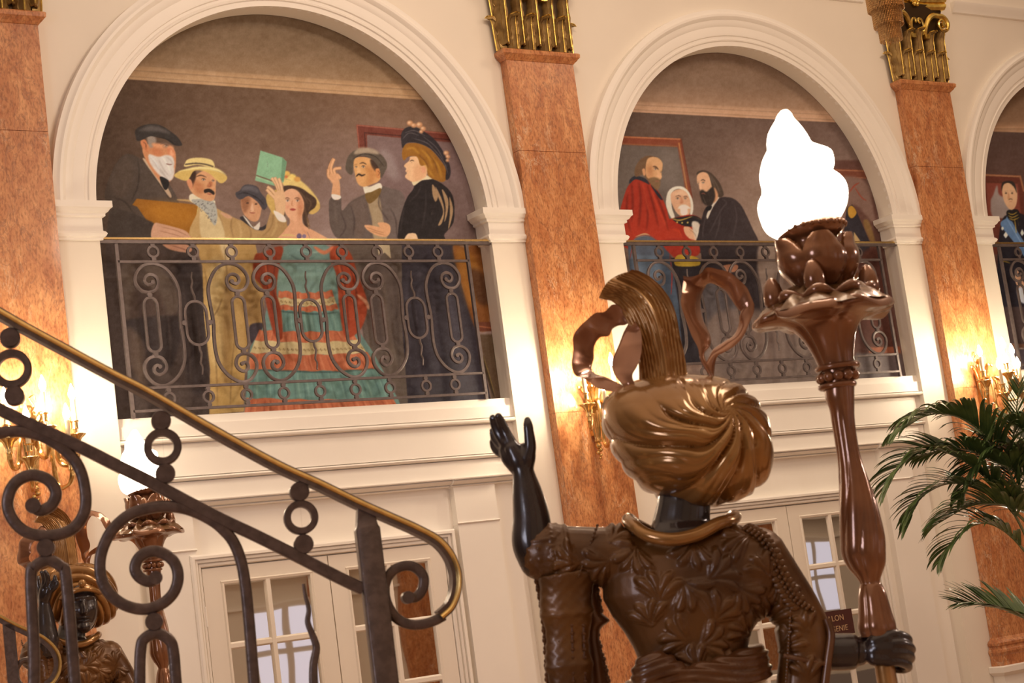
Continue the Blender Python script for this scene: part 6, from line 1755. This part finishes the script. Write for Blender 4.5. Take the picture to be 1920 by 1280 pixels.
def place_twin():
    c = copy_tree(st1)
    # the raised arm of this one reaches forward, beside the face
    xs = SP.at(1172, 1045)[0]
    def bend(o):
        if o.type == 'MESH' and o.name.split('.')[0] in ('body', 'tunic', 'hanging_sleeve', 'sleeve_lining', 'bead_row'):
            me = o.data.copy(); o.data = me
            n = len(me.vertices); v = np.empty(n * 3, np.float32); me.vertices.foreach_get('co', v); v = v.reshape(-1, 3)
            k = np.clip((xs - v[:, 0]) / .09, 0, 1); k = k * k * (3 - 2 * k)
            if o.name.startswith('bead_row') and v[:, 0].mean() > xs: k = k * 0
            a = 1.62 * k
            dx, dy = v[:, 0] - xs, v[:, 1].copy()
            nx_ = dx * np.cos(a) + dy * np.sin(a); ny_ = -dx * np.sin(a) + dy * np.cos(a)
            v[:, 0] = xs + nx_; v[:, 1] = ny_
            me.vertices.foreach_set('co', v.ravel()); me.update()
        for ch in o.children: bend(ch)
    bend(c)
    w = dep(146, 1150, 7.0)
    yaw = .31
    Rm = Matrix.Rotation(-.5955 + yaw + .10, 4, 'Z') @ Matrix.Diagonal((1, -1, 1, 1))
    t = Rm @ Vector(tuple(TC_))
    loc = Vector(tuple(w)) - t
    loc.z = SP.o[2]
    c.matrix_world = Matrix.Translation(loc) @ Rm
    c['label'] = 'smaller dark turbaned statue facing us behind the stair railing scrolls at the lower left'
place_twin()
# ================================================================ palm
M['leafm'] = mat('palm_leaf', (.055, .10, .030), .36, coat=.2, col2=(.11, .17, .05), nscale=14)
M['stemm'] = mat('palm_stem', (.13, .16, .06), .45, col2=(.20, .20, .09), nscale=20)
PD = 9.6
def palm():
    cx = dep(1965, 1250, PD)
    root = empty('potted_palm', (float(cx[0]), float(cx[1]), 0), 'green potted palm with arching fronds at the right edge', 'plant')
    O = Vector((float(cx[0]), float(cx[1]), 0))
    rr = random.Random(3)
    def V(x, y, o=0.0): return dep(x, y, PD + o) - np.array(O)
    def frond(pts, n, l0, droop, spread=1.0, twist=0.0, seed=0, start=.12, w=.013):
        r = random.Random(seed)
        pp = np.array(catmull([V(*p) for p in pts], 10))
        N = len(pp)
        st = MB(); st.tube(pp, [.008 * (1 - .8 * i / N) + .0012 for i in range(N)], 6)
        so = st.build('frond_stem', M['stemm'], root)
        m = MB()
        T = np.gradient(pp, axis=0); T /= np.linalg.norm(T, axis=1)[:, None]
        n = int(n * 1.45)
        for k in range(n):
            f = start + (1 - start) * (k + .5) / n
            fi = f * (N - 1); i = min(N - 2, int(fi)); b = pp[i] * (1 - (fi - i)) + pp[i + 1] * (fi - i); t = T[i]
            up = np.array([0, 0, 1.0]); sd = np.cross(t, up); sd /= np.linalg.norm(sd) + 1e-9
            nn = np.cross(sd, t)
            for s in (-1, 1):
                L_ = l0 * (math.sin(PI * (.10 + .86 * f)) ** .55) * r.uniform(.85, 1.1)
                fw = .55 + .75 * f
                dv = sd * s * math.cos(twist) * spread + nn * (.25 + math.sin(twist) * s) + t * fw
                dv += np.array([r.uniform(-.07, .07) for _ in range(3)])
                dv /= np.linalg.norm(dv)
                q = []; c = b.copy(); d = dv.copy()
                K = 8
                for j in range(K + 1):
                    q.append(c.copy()); c = c + d * L_ / K
                    d = d + np.array([0, 0, -droop * (j + 1) / K * r.uniform(.7, 1.2)]); d /= np.linalg.norm(d)
                wid = np.cross(d, np.array([rr.uniform(-.3, .3), rr.uniform(-.3, .3), 1])); wid /= np.linalg.norm(wid) + 1e-9
                R = []
                for j, p in enumerate(q):
                    u = j / K; ww = w * (.35 + .65 * math.sin(min(1, u * 1.9 + .1) * PI / 2)) * (1 - u ** 3) + .0006
                    R.append([p - wid * ww, p + nn * .0 + np.array([0, 0, -.25 * ww]), p + wid * ww, p + np.array([0, 0, -.25 * ww - .0008])])
                m.rings(R)
        m.build('frond_leaflets', M['leafm'], so, angle=60)
    B = (1962, 1120)
    frond([B, (1938, 1010), (1900, 900), (1855, 825), (1800, 782), (1740, 778), (1680, 812)], 34, .40, .32, 1.0, .0, 1, .25)
    frond([B, (1930, 1020), (1880, 930), (1815, 868), (1745, 842), (1690, 872), (1660, 915)], 34, .36, .22, 1.0, .3, 2, .25)
    frond([(1970, 1040), (1920, 975), (1860, 930), (1790, 905), (1730, 930), (1700, 985)], 26, .30, .18, .9, .2, 3, .25)
    frond([(1985, 1010), (1935, 965), (1880, 945), (1820, 948), (1760, 980)], 24, .42, .22, 1.0, -.2, 4, .2, .012)
    frond([B, (1940, 1060), (1890, 1000), (1840, 980), (1790, 1010), (1765, 1050)], 16, .30, .25, 1.0, .3, 5, .3, .012)
    frond([(1990, 1215), (1940, 1170), (1885, 1142), (1835, 1130), (1795, 1130)], 26, .26, .10, .8, .4, 6, .15, .013)
    frond([B, (1925, 960), (1900, 860), (1905, 780), (1912, 716)], 18, .18, .05, .5, .6, 7, .35, .010)
    frond([(1990, 1000), (1960, 900), (1935, 830), (1900, 795), (1850, 815)], 22, .30, .3, 1.0, .2, 8, .25)
    frond([B, (1985, 900), (1990, 800), (2020, 730), (2080, 700)], 24, .36, .3, 1.0, 0, 9, .3)
    frond([B, (2020, 950), (2080, 850), (2150, 830), (2210, 880)], 24, .38, .3, 1.0, 0, 10, .3)
    frond([B, (1950, 950), (1925, 870), (1880, 840), (1830, 870), (1800, 930)], 24, .30, .25, 1.0, .4, 11, .3)
    frond([B, (1960, 1000), (1930, 900), (1870, 868), (1800, 840), (1720, 855)], 26, .30, .35, 1.0, -.3, 12, .3)
    b = V(*B)
    t = MB()
    for k in range(6):
        a = k * 1.05
        t.tube(catmull([(.05 * math.cos(a), .05 * math.sin(a), .38), (.08 * math.cos(a), .08 * math.sin(a), .9), (b[0] + .02 * math.cos(a), b[1] + .02 * math.sin(a), b[2])], 6), [.018 - .0007 * i for i in range(13)], 8)
    t.build('trunk', M['stemm'], root)
    p = MB(); p.lathe([(.16, 0), (.18, .02), (.21, .38), (.225, .40), (.225, .43), (.20, .43), (.19, .37), (.01, .36)], (0, 0, 0), 32)
    p.build('planter', M['old_brass'], root)
palm()

# ================================================================ room sign on the second door
def sign():
    Ys = .066
    tr_ = wp(1595, 1140, Ys); br_ = wp(1602, 1183, Ys)
    h = .155; wdt = .34
    z1 = float(tr_[2]); x1 = float(tr_[0])
    root = empty('door_sign', (x1 - wdt / 2, Ys, z1 - h), 'dark brown room name sign with gilt letters on the right hand glazed door', 'sign')
    sm = mat('sign_brown', (.075, .022, .016), .35)
    gm = mat('sign_letters', (.62, .42, .24), .4, .3)
    MB().box(-wdt / 2, wdt / 2, -.004, .003, 0, h).build('sign_board', sm, root, smooth=False)
    for txt, zz, sz in (('SALON', .092, .050), ('EUG\u00c9NIE', .026, .050)):
        c = bpy.data.curves.new('lettering', 'FONT'); c.body = txt.replace('\u00c9', 'E'); c.size = sz; c.align_x = 'CENTER'; c.extrude = .0008; c.space_character = 1.05
        t = bpy.data.objects.new('lettering', c); COL.objects.link(t)
        dg = bpy.context.evaluated_depsgraph_get()
        me = bpy.data.meshes.new_from_object(t.evaluated_get(dg)); bpy.data.objects.remove(t)
        me.materials.clear(); me.materials.append(gm)
        o = bpy.data.objects.new('lettering', me); link(o, root)
        o.matrix_local = Matrix.Translation((.012, -.0052, zz)) @ Matrix.Rotation(PI / 2, 4, 'X')
sign()

# ================================================================ chandelier whose beaded fringe hangs into the top of the picture
def chandelier():
    D = 8.6
    o = dep(1650, -40, D)
    root = empty('bead_chandelier', tuple(float(v) for v in o), 'edge of a chandelier with a hanging fringe of bead strings beside the gilded capital', 'chandelier')
    O = np.array([float(v) for v in o])
    bm_ = mat('gilt_beads', (.42, .24, .10), .3, .7, col2=(.62, .40, .18), nscale=90)
    px = D / FPX
    r = random.Random(2)
    cx, cy_ = .30 * RH + np.array([0, 0, .06]), 0
    ctr = RH * .004
    m = MB(); rg = MB()
    # three tiers of bead strings on rings
    R0 = .088
    ring_pts = []
    for tier, (rad, ztop, zbot) in enumerate(((R0, .42, -.168), (R0 - .016, .40, -.250), (R0 - .034, .38, -.325))):
        n = int(2 * PI * rad / .0078)
        for k in range(n):
            a = 2 * PI * k / n
            p = ctr + RH * rad * math.cos(a) + FH * rad * math.sin(a)
            L_ = ztop - zbot + r.uniform(-.004, .004)
            zz = ztop; j = 0
            pts = []
            while zz > ztop - L_:
                pts.append((p[0], p[1], zz)); zz -= .0055; j += 1
            m.rings([[(q[0] + rr_ * math.cos(t), q[1] + rr_ * math.sin(t), q[2]) for t in (0, 2.1, 4.2)] for i, q in enumerate(pts) for rr_ in ((.0036,) if i % 2 else (.0018,))])
        rg.tube([ctr + RH * rad * math.cos(t) + FH * rad * math.sin(t) + np.array([0, 0, ztop]) for t in np.linspace(0, 2 * PI, 60, endpoint=False)], .009, 8, closed=True)
    rg.lathe([(.02, .40), (.09, .42), (.095, .46), (.05, .54), (.02, .7), (.012, .9)], tuple(ctr), 32)
    ring = rg.build('ring', M['gold'], root)
    fr = m.build('bead_fringe', bm_, ring, smooth=False); fr['kind'] = 'stuff'
    rd = MB(); rd.tube([ctr + np.array([0, 0, .85]), ctr + np.array([0, 0, 6.8 - O[2]])], .008, 8); rd.build('hanging_rod', M['old_brass'], root)
chandelier()
